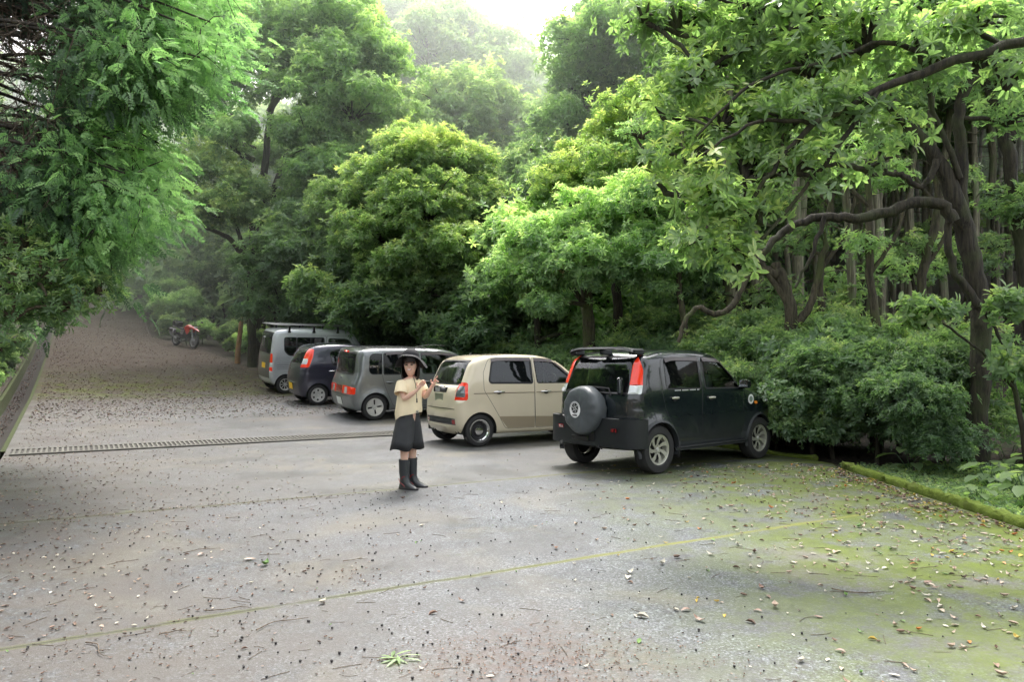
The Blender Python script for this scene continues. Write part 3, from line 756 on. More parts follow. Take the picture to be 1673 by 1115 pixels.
# ---- black compact off-roader
pt = paint('black_paint', (.006, .011, .014), 0, .25, .22); M['p_suv'] = pt
root = empty('parked_off_roader', label='black compact four-wheel-drive car with a covered spare wheel on its tail', cat='car', group='cars parked side by side facing the trees')
fd = rpoly([(1.50, .40, .04), (1.50, 1.10), (1.47, 1.58, .04), (2.02, 1.56, .10), (2.52, 1.10, .04), (2.52, .55, .12), (2.42, .40, .04)])
rd = rpoly([(.98, .40, .04), (.70, .80, .22), (.60, 1.1), (.62, 1.56, .08), (1.45, 1.58), (1.48, 1.1), (1.48, .40, .04)])
sp = fixm(dict(sil=[(.10, .34, .03), (.05, .80, .05), (.07, 1.05, .08), (.27, 1.58, .14), (.75, 1.675, .3), (1.5, 1.68, .3), (2.00, 1.60, .2), (2.60, 1.12, .12), (3.22, .97, .25), (3.48, .82, .14), (3.53, .50, .08), (3.40, .31, .08), (.3, .31, .05)],
    W=.765, belt=1.10, tumble=.16, axles=(.52, 2.94), tyre=.325, gap=.05, tw=.205, rimr=.205, rim='swirl', inset=-.015, rad=(.15, .22, .10, .05), paint=pt, flare=.035, crease=.90, nose=.12,
    side=win('door:front/window', rpoly([(1.58, 1.14, .03), (1.56, 1.53, .03), (1.97, 1.51, .08), (2.40, 1.13, .03)]), M['glass_clear'])
        + win('door:rear/window', rpoly([(.70, 1.15, .04), (.70, 1.52, .05), (1.43, 1.54, .02), (1.45, 1.14, .02)]), M['glass_mid'])
        + door('door:front', fd) + door('door:rear', rd)
        + [('tail_light', M['clear_lamp'], rpoly([(.0, 1.08), (.0, 1.20), (.23, 1.20), (.19, 1.08, .03)])),
           ('tail_light', M['red_lamp'], rpoly([(.0, 1.20), (.0, 1.66), (.34, 1.63, .02), (.28, 1.40), (.23, 1.20)])),
           ('lower_cladding', M['cladding'], rpoly([(.0, .2), (.0, .42), (.9, .46, .05), (2.7, .46, .05), (3.8, .44), (3.8, .2)])),
           ('side_marker', M['amber'], rpoly([(2.84, .86, .01), (2.84, .90, .01), (2.93, .90, .01), (2.93, .86, .01)]))],
    strip=[('tail_light', M['clear_lamp'], [(.66, 1.08), (.66, 1.20), (.9, 1.20), (.9, 1.08)]),
           ('tail_light', M['red_lamp'], [(.63, 1.20), (.56, 1.60), (.9, 1.60), (.9, 1.20)]),
           ('rear_window', M['glass_mid'], [(-.60, 1.10), (-.52, 1.56), (.52, 1.56), (.60, 1.10)]),
           ('body', M['black'], [(-.63, 1.07), (-.545, 1.59), (.545, 1.59), (.63, 1.07)])],
    shield=((2.03, .58), (2.50, .66)), dash=2.45, seats=(1.25, 2.0)[1:] + (1.15,), mirror=(2.42, 1.15)))
car = Car(root, sp); car.finish(); mat4 = None
MBp = MB(); 
# rear bumper with step pads, reflectors, towing hook and exhaust
M['bumper'] = mat('dark_bumper', (.009, .012, .014), .42, 0, .3, 5)
rp = rearpath(.772, .10, .16, .05, .05, 9)
o = band(rp, [(-.10, .37), (-.025, .355), (.005, .385), (.015, .45), (.012, .515), (-.004, .53), (.004, .55), (.022, .575), (.026, .64), (.016, .70), (-.01, .735), (-.10, .75)], M['bumper'], 'rear_bumper', root)
for y in (-.52, .52): MB().box((-.030, y * .75, .742), (.07, .26, .02), bev=.008).build('bumper_pad', M['steel'], o)
for y in (-.50, .50): MB().box((-.095 if abs(y) < .6 else 0, y, .60), (.016, .10, .05), bev=.006).build('reflector', M['dark_red'], o)
b = MB(); b.box((-.10, -.12, .56), (.03, .10, .24), bev=.01); b.box((-.11, .10, .46), (.03, .34, .07), bev=.01); b.build('number_plate_bracket', M['black'], o)
b = MB(); b.tube([(.35, .50, .36), (-.02, .50, .37), (-.10, .50, .37)], .032, 12, cap=False); b.tube([(-.09, .50, .37), (-.02, .50, .37)], .022, 10); b.build('exhaust', M['steel'], root)
b = MB(); b.tube([(-.06, -.22, .40), (-.12, -.24, .36), (-.06, -.26, .34)], .012, 8); b.build('towing_hook', M['black'], root)
# spare wheel in its vinyl cover, a round emblem on it
sy, sz, sr = .03, .845, .335; b = MB()
b.lathe([(.02, -.245), (.20, -.245), (.285, -.235), (.318, -.215), (.332, -.17), (.334, -.05), (.31, -.01), (.10, .0), (.0, .0)], (.045 - .02, sy, sz), axis='x', n=56)
me_ = b.v[0]; rr = np.hypot(me_[:, 1] - sy, me_[:, 2] - sz); an = np.arctan2(me_[:, 2] - sz, me_[:, 1] - sy)
me_[:, 0] += (rr > .22) * .008 * np.sin(an * 9 + 3 * np.sin(an * 2)) + (rr < .3) * .004 * np.sin(me_[:, 1] * 60)
spare = b.build('spare_wheel_cover', M['grey_cloth'], root, smooth=50)
x0 = .045 - .02 - .252; b = MB(); cy, cz, rE = sy + .06, sz + .01, .112
b.add([(x0, cy, cz)] + [(x0, cy + rE * .92 * math.cos(t), cz + rE * math.sin(t)) for t in np.arange(32) * PI / 16], [(0, i, i % 32 + 1) for i in range(1, 33)], 0)
cy2, cz2, r2 = cy, cz + .018, .072
b.add([(x0 - .002, cy2, cz2)] + [(x0 - .002, cy2 + r2 * .92 * math.cos(t), cz2 + r2 * math.sin(t)) for t in np.arange(32) * PI / 16], [(0, i, i % 32 + 1) for i in range(1, 33)], 1)
for k in range(6):
    a = k * PI / 3 + .2; a2 = a + 1.25; p0 = np.array((math.cos(a), math.sin(a))) * .014; p1 = np.array((math.cos(a2), math.sin(a2))) * r2
    d = (p1 - p0) / np.linalg.norm(p1 - p0); nn = np.array((-d[1], d[0])) * .0035
    b.add([(x0 - .004, cy2 + q[0] * .92, cz2 + q[1]) for q in (p0 - nn, p1 - nn, p1 + nn, p0 + nn)], [(0, 1, 2, 3)], 0)
for k in range(14):     # worn lettering round the ring
    a = .35 + k * .18; b.add([(x0 - .002, cy + q[0] * .92, cz + q[1]) for q in [(math.cos(a + e) * rr_, math.sin(a + e) * rr_) for e, rr_ in ((-.05, .094), (.05, .094), (.05, .104), (-.05, .104))]], [(0, 1, 2, 3)], 2)
b.add([(x0 - .003, cy + q[0], cz + q[1]) for q in ((-.045, -.088), (.045, -.088), (.05, -.072), (-.02, -.066), (-.05, -.074))], [(0, 1, 2), (0, 2, 3), (0, 3, 4)], 1)
b.build('emblem', [M['sticker'], M['black'], M['grey_cloth']], spare, smooth=False)
# roof spoiler on two feet
b = MB(); rings = []
for y in np.linspace(-.60, .60, 15):
    e = abs(y) / .60; up = .085 - .05 * e ** 5; xx = .12 + .05 * e ** 2; ch = .15 + .16 * e ** 6
    rings.append([(xx, y, 1.605 + up), (xx + .02, y, 1.628 + up), (xx + ch * .6, y, 1.632 + up), (xx + ch, y, 1.615 + up * .9), (xx + ch * .6, y, 1.60 + up * .9)])
b.loft(np.array(rings)); 
for y in (-.56, -.0, .56): b.box((.30, y, 1.645), (.22, .07 if y == 0 else .11, .09), bev=.02)
sp_o = b.build('roof_spoiler', M['bumper'], root, smooth=40)
b = MB(); b.add([(x + .0, y, z) for y in np.linspace(-.57, .57, 9) for x, z in ((.128 + .04 * (abs(y) / .6) ** 2, 1.692 - .0 - .05 * (abs(y) / .6) ** 5 + .0), (.142 + .04 * (abs(y) / .6) ** 2, 1.7175 - .05 * (abs(y) / .6) ** 5))], [(2 * i, 2 * i + 1, 2 * i + 3, 2 * i + 2) for i in range(8)]); b.build('spoiler_lip', M['cladding'], sp_o)
b = MB(); b.box((.035, -.50, 1.19), (.07, .10, .24), bev=.03); b.build('window_hinge', M['p_suv'], root)
b = MB(); b.tube([(.10, .28, 1.09), (.06, .05, 1.165), (.055, -.28, 1.15), (.05, -.32, 1.05)], .010, 6); b.build('rear_wiper', M['black'], root)
for y, z, r in ((-.02, 1.25, .02), (.18, 1.42, .016)): pass
b = MB(); V = circ(0, 0, .03, 14); b.add([(.045 + (q[1]) * .3, .60 + q[0], 1.115 + q[1]) for q in V], [(0, i, i + 1) for i in range(1, 13)]); b.build('round_sticker', M['sticker'], root)
for side in (-1, 1):
    # rain visors over the side glass, handles, wheel-arch lips, door mouldings
    for pn, q in (('door:rear', [(.70, 1.555), (.85, 1.585), (1.44, 1.575)]), ('door:front', [(1.54, 1.575), (1.95, 1.555), (2.30, 1.29)])):
        P = resample(np.array(q + q[::-1][1:-1]), .06)[0][:24]
        b = MB(); pts = np.array([(t, np.interp(t, [k[0] for k in q], [k[1] for k in q])) for t in np.linspace(q[0][0], q[-1][0], 12)])
        yy = car.surf(pts); lo = pts - (0, .055); yl = car.surf(lo)
        b.add(np.vstack((np.stack((pts[:, 0], side * (yy + .004), pts[:, 1]), -1), np.stack((lo[:, 0], side * (yl + .022), lo[:, 1]), -1))), [(i, i + 1, i + 13, i + 12) for i in range(11)])
        b.build('rain_visor', M['visor'], car.done.get((pn, side)))
    car.handle(side, .86, 1.01, M['chrome'] if 0 else M['alloy_gold'], .13, parent='door:rear'); car.handle(side, 1.70, .99, M['alloy_gold'], .13, parent='door:front')
    for a in car.ax:
        b = MB(); th = np.linspace(-.25, PI + .25, 30)
        for t0 in (0,):
            pts = np.stack((a + (car.ar + .03) * np.cos(th), car.tr + (car.ar + .03) * np.sin(th)), -1); inn = np.stack((a + (car.ar - .004) * np.cos(th), car.tr + (car.ar - .004) * np.sin(th)), -1)
            yo = car.surf(pts)
            b.add(np.vstack((np.stack((pts[:, 0], side * (yo + .004), pts[:, 1]), -1), np.stack((inn[:, 0], side * (yo + .022), inn[:, 1]), -1), np.stack((inn[:, 0], side * (yo - .05), inn[:, 1]), -1))),
                  [(i, i + 1, i + 31, i + 30) for i in range(29)] + [(i + 30, i + 31, i + 61, i + 60) for i in range(29)])
        b.build('wheel_arch_trim', M['cladding'], root, smooth=50)
        if a < 1: MB().box((a + .40, side * .70, .30), (.012, .20, .22), bev=.0).build('mud_flap', M['black'], root)
    b = MB(); b.box((1.73, side * .765, .315), (1.75, .07, .06), bev=.02); b.build('side_sill', M['cladding'], root)
b = MB()      # small pale lettering under the rear side window, seen as a broken line
P = np.arange(.86, 1.42, .028)
for i, q in enumerate(P):
    if i % 6 == 5: continue
    yv = float(car.surf(np.array([(q, 1.115)]))[0]) + .003
    b.add([(q, -yv, 1.108), (q + .018, -yv, 1.108), (q + .018, -yv, 1.122), (q, -yv, 1.122)], [(0, 1, 2, 3)])
b.build('side_lettering', M['sticker'], car.done[('door:rear', -1)], smooth=False)
b = MB(); cx_, cz_ = 2.72, .935; yv = float(car.surf(np.array([(cx_, cz_)]))[0]) + .004
for rr_, mi in ((.075, 0), (.045, 1)):
    b.add([(cx_, -yv - mi * .002, cz_)] + [(cx_ + rr_ * math.cos(t), -yv - mi * .002, cz_ + rr_ * math.sin(t)) for t in np.arange(20) * PI / 10], [(0, i, i % 20 + 1) for i in range(1, 21)], mi)
b.build('fender_badge', [M['sticker'], mat('badge_grey', (.20, .26, .22), .5, 0, .8, 60)], root, smooth=False)
MB().box((3.36, -.52, .86), (.16, .26, .13), bev=.04).build('headlight', M['clear_lamp'], root); MB().box((3.36, .52, .86), (.16, .26, .13), bev=.04).build('headlight', M['clear_lamp'], root)
car.place(1.92, 10.42, 40.0)

# ---- beige retro kei hatchback
M['lens_grey'] = mat('grey_lamp_lens', (.16, .19, .20), .12, .3, .4, 30, Coat_Weight=1.0)
pt = paint('beige_paint', (.70, .62, .46), 0, .28, .18); lowp = paint('beige_lower_darker', (.36, .295, .195), 0, .3, .2)  # lower door areas get a darker beige
root = empty('parked_hatchback', label='beige boxy hatchback with square red-rimmed tail lights behind the person', cat='car', group='cars parked side by side facing the trees')
fd = rpoly([(1.58, .30, .04), (1.56, 1.1), (1.52, 1.56, .03), (2.0, 1.54, .12), (2.55, 1.08, .04), (2.55, .45, .10), (2.50, .30, .03)])
rd = rpoly([(.95, .30, .06), (.70, .70, .2), (.50, 1.0, .05), (.50, 1.3), (.62, 1.56, .10), (1.50, 1.56), (1.54, 1.1), (1.56, .30, .04)])
def lower(poly, z):
    return np.array([(a, min(c, z)) for a, c in resample(poly, .05)[0] if c < z + .06])
sp = fixm(dict(sil=[(.12, .22, .05), (.03, .36, .06), (.0, .60, .10), (.035, .98, .10), (.10, 1.06, .1), (.30, 1.50, .12), (.55, 1.595, .2), (1.2, 1.625, .3), (1.75, 1.605, .3), (2.15, 1.50, .25), (2.78, 1.05, .12), (3.22, .95, .2), (3.37, .78, .12), (3.39, .35, .08), (3.28, .2, .08)],
    W=.737, belt=1.08, tumble=.17, axles=(.43, 2.95), tyre=.285, gap=.04, tw=.165, rimr=.20, rim='steel', rad=(.15, .26, .09, .06), paint=pt, flare=.014,
    side=win('door:front/window', rpoly([(1.62, 1.115, .03), (1.58, 1.51, .03), (1.98, 1.49, .12), (2.44, 1.11, .03)]), M['glass_clear'])
        + win('door:rear/window', rpoly([(.62, 1.135, .05), (.70, 1.50, .07), (1.47, 1.52, .02), (1.49, 1.12, .02)]), M['glass_dark'], .035)
        + [('door:front', lowp, np.array([(1.585, .305), (2.50, .305), (2.545, .46), (1.575, .50)])), ('door:rear', lowp, np.array([(.99, .305), (1.553, .305), (1.553, .50), (.80, .52)]))]
        + door('door:front', fd) + door('door:rear', rd)
        + [('tail_light', M['lens_grey'], rpoly([(.0, .875), (.0, 1.07), (.145, 1.07, .02), (.135, .875, .02)])), ('tail_light', M['red_lamp'], rpoly([(.0, .82), (.0, 1.13), (.20, 1.13, .04), (.185, .82, .04)]))],
    strip=[('tail_light', M['lens_grey'], [(.585, .875), (.58, 1.06), (.9, 1.06), (.9, .875)]), ('tail_light', M['red_lamp'], [(.535, .82), (.53, 1.10), (.9, 1.10), (.9, .82)]),
           ('bumper_reflector:a', M['dark_red'], [(-.60, .40), (-.60, .475), (-.46, .475), (-.46, .40)], .004), ('bumper_reflector:b', M['dark_red'], [(.46, .40), (.46, .475), (.60, .475), (.60, .40)], .004),
           ('bumper_grille', M['cladding'], [(-.64, .38), (-.64, .495), (.64, .495), (.64, .38)]),
           ('rear_window', M['glass_mid'], [(-.60, 1.10), (-.50, 1.48), (.50, 1.48), (.60, 1.10)]),
           ('body', M['black'], [(-.635, 1.075), (-.54, 1.52), (.54, 1.52), (.635, 1.075)]),
           ('body', M['black'], [(-.62, .655), (-.62, .665), (.62, .665), (.62, .655)])],
    shield=((2.20, .56), (2.70, .64)), dash=2.55, seats=(1.95, .98), mirror=(2.45, 1.17)))
car = Car(root, sp); car.finish()
b = MB(); b.box((.022, .02, .985), (.05, .52, .10), bev=.01); b.build('tailgate_garnish', M['blackg'], root)
MB().box((-.012, .02, .845), (.014, .33, .165), bev=.004).build('number_plate', M['green_plate'], root)
MB().box((-.008, .02, 1.045), (.02, .44, .022), bev=.004).build('garnish_strip', M['chrome'], root)
MB().box((-.003, .10, .99), (.012, .16, .07), bev=.003).build('tailgate_sticker', M['sticker'], root)
b = MB(); b.tube([(.12, .0, 1.11), (.13, .16, 1.14), (.17, .40, 1.20)], .008, 6); b.build('rear_wiper', M['black'], root)
MB().box((.62, 0, 1.62), (.05, .03, .05), bev=.01).build('roof_aerial', M['black'], root)
for side in (-1, 1):
    car.handle(side, .80, .955, M['chrome'], .22, .03, parent='door:rear'); car.handle(side, 1.80, .945, M['chrome'], .22, .03, parent='door:front')
    for x0_, x1_, pn in ((.30, 1.55, 'door:rear'), (1.59, 2.53, 'door:front')):
        pts = np.stack((np.linspace(x0_, x1_, 20), np.full(20, .935)), -1); y = car.surf(pts)
        MB().tube(np.stack((pts[:, 0], side * (y + .001), pts[:, 1]), -1), .006, 5).build('side_line', mat('brown_line', (.16, .12, .08), .5) if side < 0 and pn == 'door:rear' else bpy.data.materials['brown_line'], car.done.get((pn, side)))  # thin brown tube along the doors' character line
    for q in ([(.66, 1.545), (.80, 1.565), (1.48, 1.56)], [(1.56, 1.56), (1.98, 1.535), (2.34, 1.25)]):
        pts = np.array([(t, np.interp(t, [k[0] for k in q], [k[1] for k in q])) for t in np.linspace(q[0][0], q[-1][0], 12)]); yy = car.surf(pts); lo = pts - (0, .055); yl = car.surf(lo)
        MB().add(np.vstack((np.stack((pts[:, 0], side * (yy + .004), pts[:, 1]), -1), np.stack((lo[:, 0], side * (yl + .02), lo[:, 1]), -1))), [(i, i + 1, i + 13, i + 12) for i in range(11)]).build('rain_visor', M['visor'], root)
car.place(-.60, 13.5, 31.0)

# ---- grey square wagon with rounded windows
pt = paint('metallic_grey_paint', (.20, .215, .22), .55, .3, .12); M['p_cube'] = pt
root = empty('parked_boxy_wagon', label='grey boxy wagon with rounded windows and a low strip of tail lights', cat='car', group='cars parked side by side facing the trees')
fd = rpoly([(1.62, .32, .04), (1.60, 1.0), (1.60, 1.56, .03), (2.55, 1.55, .14), (2.80, 1.02, .04), (2.80, .5, .1), (2.72, .32, .04)])
rd = rpoly([(1.0, .32, .05), (.78, .80, .2), (.72, 1.02, .04), (.72, 1.56), (1.57, 1.56), (1.57, 1.0), (1.59, .32, .04)])
sp = fixm(dict(sil=[(.14, .22, .06), (.04, .34, .08), (.0, .60, .12), (.03, .82, .10), (.12, 1.02, .12), (.16, 1.45, .12), (.22, 1.60, .14), (.6, 1.645, .2), (1.4, 1.66, .3), (2.3, 1.63, .3), (2.75, 1.52, .2), (3.18, 1.08, .14), (3.7, .98, .2), (3.87, .82, .12), (3.89, .4, .1), (3.75, .2, .1)],
    W=.845, belt=1.00, tumble=.10, axles=(.56, 3.09), tyre=.30, gap=.04, tw=.185, rimr=.205, rim='slots', rad=(.17, .3, .13, .07), paint=pt, flare=.03,
    side=win('door:front/window', rpoly([(1.72, 1.07, .08), (1.70, 1.51, .08), (2.48, 1.50, .14), (2.68, 1.07, .06)]), M['glass_clear'])
        + win('door:rear/window', rpoly([(.76, 1.06, .02), (.76, 1.52, .02), (1.52, 1.52, .03), (1.52, 1.06, .03)]), M['glass_dark'])
        + [('quarter_window', M['glass_dark'], rpoly([(.40, 1.06, .12), (.42, 1.52, .14), (.70, 1.52), (.70, 1.06)], 6), -.004), ('body', M['black'], grow(rpoly([(.40, 1.06, .12), (.42, 1.52, .14), (.70, 1.52), (.70, 1.06)], 6), .012))]
        + door('door:front', fd) + door('door:rear', rd)
        + [('tail_light', M['red_lamp'], rpoly([(.0, .585), (.0, .765), (.10, .75, .03), (.09, .60, .03)]))],
    strip=[('tail_light', M['clear_lamp'], [(.36, .60), (.36, .74), (.50, .74), (.50, .60)], .003), ('tail_light', M['red_lamp'], [(.22, .585), (.22, .765), (.9, .765), (.9, .585)]),
           ('tail_light_bar', M['dark_red'], [(-.215, .60), (-.215, .75), (.215, .75), (.215, .60)]),
           ('rear_window', M['glass_dark'], rpoly([(-.60, 1.06, .10), (-.60, 1.50, .10), (.60, 1.50, .10), (.60, 1.06, .10)])),
           ('body', M['black'], rpoly([(-.64, 1.02, .10), (-.64, 1.55, .10), (.64, 1.55, .10), (.64, 1.02, .10)])),
           ('number_plate', M['white_plate'], [(-.17, .33), (-.17, .49), (.17, .49), (.17, .33)], .012),
           ('body', M['black'], [(-.82, .545), (-.82, .553), (.82, .553), (.82, .545)])],
    shield=((2.80, .62), (3.12, .70)), dash=2.85, seats=(2.2, 1.2), mirror=(2.72, 1.08), seatmat='seat_light'))
car = Car(root, sp); car.finish()
MB().box((.135, -.02, 1.545), (.05, .26, .05), bev=.015).build('brake_light', M['red_lamp'], root)
b = MB(); b.tube([(.10, -.30, 1.04), (.11, 0, 1.08), (.115, .2, 1.10)], .009, 6); b.build('rear_wiper', M['black'], root)
b = MB(); b.box((.045, .02, .93), (.02, .10, .035), bev=.006); b.build('badge', M['chrome'], root)
b = MB(); b.tube([(1.75, -.30, 1.66), (2.1, -.30, 1.72), (2.55, -.3, 1.70)], .006, 5); b.build('roof_aerial', M['black'], root)
b = MB(); b.box((1.1, -.70, 1.655), (1.5, .018, .012), bev=.004); b.build('roof_moulding', M['steel'], root)
for side in (-1, 1):
    car.handle(side, .90, .87, M['p_cube'], .20, .035, parent='door:rear'); car.handle(side, 1.85, .87, M['p_cube'], .20, .035, parent='door:front')
    for q in ([(.80, 1.555), (1.10, 1.58), (1.56, 1.555)], [(1.68, 1.55), (2.1, 1.575), (2.52, 1.53), (2.64, 1.35)]):
        pts = np.array([(t, np.interp(t, [k[0] for k in q], [k[1] for k in q])) for t in np.linspace(q[0][0], q[-1][0], 12)]); yy = car.surf(pts); lo = pts - (0, .06); yl = car.surf(lo)
        MB().add(np.vstack((np.stack((pts[:, 0], side * (yy + .004), pts[:, 1]), -1), np.stack((lo[:, 0], side * (yl + .025), lo[:, 1]), -1))), [(i, i + 1, i + 13, i + 12) for i in range(11)]).build('rain_visor', M['visor'], root)
car.place(-3.18, 17.6, 31.0)

# ---- dark violet kei car with tall curved tail lights
pt = paint('violet_black_paint', (.030, .030, .052), .35, .28, .12); M['p_vio'] = pt
root = empty('parked_kei_car', label='dark violet small car with tall curved red and white tail lights', cat='car', group='cars parked side by side facing the trees')
fd = rpoly([(1.55, .30, .04), (1.53, 1.0), (1.50, 1.52, .03), (2.0, 1.48, .14), (2.62, 1.0, .04), (2.60, .45, .1), (2.5, .30, .03)])
rd = rpoly([(.95, .30, .05), (.74, .72, .2), (.66, 1.0, .04), (.75, 1.50, .06), (1.48, 1.52), (1.51, 1.0), (1.53, .30, .04)])
sp = fixm(dict(sil=[(.12, .22, .06), (.03, .36, .08), (.0, .62, .12), (.06, .98, .12), (.24, 1.42, .12), (.42, 1.555, .16), (.9, 1.61, .3), (1.4, 1.61, .3), (1.9, 1.55, .3), (2.3, 1.38, .25), (2.9, 1.02, .14), (3.25, .88, .2), (3.38, .66, .12), (3.39, .35, .1), (3.28, .2, .1)],
    W=.737, belt=1.00, tumble=.20, axles=(.50, 2.86), tyre=.272, gap=.04, tw=.155, rimr=.185, rim='six', rad=(.20, .3, .12, .07), paint=pt, flare=.024, crease=.88,
    side=win('door:front/window', rpoly([(1.60, 1.06, .03), (1.57, 1.46, .03), (1.98, 1.43, .1), (2.44, 1.06, .03)]), M['glass_clear'])
        + win('door:rear/window', rpoly([(.88, 1.06, .05), (.80, 1.40, .08), (1.10, 1.47, .06), (1.45, 1.47, .02), (1.47, 1.06, .02)]), M['glass_mid'])
        + door('door:front', fd) + door('door:rear', rd)
        + [('tail_light', M['clear_lamp'], rpoly([(.0, 1.06), (.0, 1.22), (.24, 1.22, .03), (.20, 1.08, .03)])), ('tail_light', M['red_lamp'], rpoly([(.0, .98), (.0, 1.50), (.40, 1.47, .04), (.35, 1.25), (.24, 1.00, .05)]))],
    strip=[('tail_light', M['clear_lamp'], [(.60, 1.06), (.585, 1.22), (.9, 1.22), (.9, 1.06)]), ('tail_light', M['red_lamp'], [(.575, 1.00), (.53, 1.42), (.9, 1.42), (.9, 1.00)]),
           ('rear_window', M['glass_dark'], [(-.56, 1.08), (-.46, 1.44), (.46, 1.44), (.56, 1.08)]), ('body', M['black'], [(-.585, 1.05), (-.49, 1.48), (.49, 1.48), (.585, 1.05)]),
           ('number_plate', M['yellow_plate'], [(-.17, .40), (-.17, .56), (.17, .56), (.17, .40)], .012),
           ('body', M['black'], [(-.7, .60), (-.7, .608), (.7, .608), (.7, .60)])],
    shield=((2.32, .52), (2.84, .62)), dash=2.6, seats=(1.95, 1.05), mirror=(2.45, 1.08)))
car = Car(root, sp); car.finish()
MB().box((.035, .10, .93), (.03, .34, .05), bev=.01).build('tailgate_handle', M['chrome'], root)
MB().box((.03, -.38, .80), (.02, .06, .03), bev=.004).build('badge', M['chrome'], root)
b = MB(); b.tube([(.55, .1, 1.58), (.40, .1, 1.68), (.33, .1, 1.73)], .006, 5); b.build('roof_aerial', M['black'], root)
for side in (-1, 1): car.handle(side, .86, .90, M['chrome'], .17, .03, parent='door:rear'); car.handle(side, 1.75, .90, M['chrome'], .17, .03, parent='door:front')
car.place(-5.14, 20.2, 31.0)

# ---- silver kei van with a roof rack
pt = paint('silver_paint', (.47, .50, .52), .35, .3, .12); ptd = paint('grey_tailgate_paint', (.11, .115, .118), .35, .35, .12); M['p_van'] = pt
root = empty('parked_van', label='silver high-roofed small van with a roof rack and yellow number plate', cat='van', group='cars parked side by side facing the trees')
sp = fixm(dict(sil=[(.12, .26, .05), (.03, .36, .06), (.0, .60, .08), (.02, 1.1, .08), (.09, 1.72, .12), (.18, 1.89, .12), (.5, 1.935, .2), (1.4, 1.95, .3), (2.3, 1.93, .3), (2.62, 1.84, .2), (3.06, 1.18, .14), (3.27, 1.02, .14), (3.38, .80, .1), (3.39, .35, .1), (3.28, .2, .1)],
    W=.737, belt=1.12, tumble=.10, axles=(.47, 2.99), tyre=.278, gap=.04, tw=.155, rimr=.175, rim='spokes', rad=(.10, .24, .10, .06), paint=pt, flare=.012,
    side=win('door:front/window', rpoly([(1.78, 1.14, .05), (1.78, 1.66, .05), (2.40, 1.64, .12), (2.76, 1.12, .06)]), M['glass_clear'])
        + win('door:rear/window', rpoly([(.80, 1.14, .03), (.80, 1.68, .03), (1.62, 1.68, .05), (1.62, 1.14, .05)]), M['glass_mid'])
        + win('quarter_window', rpoly([(.42, 1.28, .10), (.42, 1.68, .05), (.76, 1.68, .02), (.76, 1.16, .05), (.55, 1.16, .06)]), M['glass_mid'])
        + door('door:front', rpoly([(1.72, .36, .04), (1.72, 1.75, .04), (2.45, 1.74, .12), (2.86, 1.12, .05), (2.62, .36, .06)])) + door('door:rear', rpoly([(.90, .36, .1), (.78, .7, .1), (.78, 1.75, .04), (1.69, 1.75, .04), (1.69, .36, .04)]))
        + [('tail_light', M['clear_lamp'], rpoly([(.0, .80), (.0, .93), (.07, .93), (.07, .80)])), ('tail_light', M['red_lamp'], rpoly([(.0, .68), (.0, 1.20), (.07, 1.20, .01), (.07, .68, .01)]))]
        + [('body', M['cladding'], np.array([(.2, z), (.2, z + .007), (1.68, z + .007), (1.68, z)])) for z in (.74, .80, .86)],
    strip=[('tail_light', M['red_lamp'], [(.655, .68), (.655, 1.20), (.9, 1.20), (.9, .68)]),
           ('rear_window', M['glass_dark'], rpoly([(-.58, 1.20, .06), (-.55, 1.78, .06), (.55, 1.78, .06), (.58, 1.20, .06)])), ('tailgate', M['black'], rpoly([(-.60, 1.17, .06), (-.57, 1.81, .06), (.57, 1.81, .06), (.60, 1.17, .06)])),
           ('number_plate', M['yellow_plate'], [(-.30, .74), (-.30, .90), (.04, .90), (.04, .74)], .012),
           ('tailgate', ptd, rpoly([(-.63, .46, .05), (-.63, 1.2), (-.60, 1.83, .06), (.60, 1.83, .06), (.63, 1.2), (.63, .46, .05)]))],
    shield=((2.68, .56), (3.02, .64)), dash=2.75, seats=(2.1,), mirror=(2.78, 1.22)))
car = Car(root, sp); car.finish()
MB().box((.02, .22, .965), (.03, .10, .04), bev=.01).build('tailgate_handle', M['chrome'], root)
b = MB(); 
for q, d_ in (((.047, .12, 1.66), (.006, .22, .03)), ((.045, .12, 1.57), (.006, .10, .09)), ((.042, .10, 1.44), (.006, .09, .06))): MB().box(q, d_).build('window_sticker', M['sticker'], root, smooth=False)
b = MB()
b.box((.62, -.45, 1.52 - .02), (.42, .04, .14), rot=None, bev=.02); b.build('red_cargo', M['dark_red'], root)
rack = []
b = MB()
for x in (.55, 1.30, 2.05): MB().tube([(x, -.76, 2.02), (x, .76, 2.02)], .016, 8).build('crossbar', M['black'], root)
b = MB()
for y in (-.62, -.2, .2, .62): b.tube([(.10, y, 2.06), (2.35, y, 2.06)], .013, 8)
for x in (.10, 2.35): b.tube([(x, -.62, 2.06), (x, .62, 2.06)], .012, 8)
b.build('roof_rack', M['steel'], root)
b = MB()
for x in (.55, 1.30, 2.05):
    for y in (-.70, .70): b = MB(); b.box((x, y, 1.93), (.06, .04, .20), bev=.012); b.box((x, y * 1.0, 1.86), (.09, .05, .05), bev=.012); b.build('rack_foot', M['black'], root)
for side in (-1, 1): car.handle(side, .98, 1.0, M['p_van'], .17, .03, parent='door:rear'); car.handle(side, 1.85, 1.0, M['p_van'], .17, .03, parent='door:front')
car.place(-6.83, 23.0, 33.0)
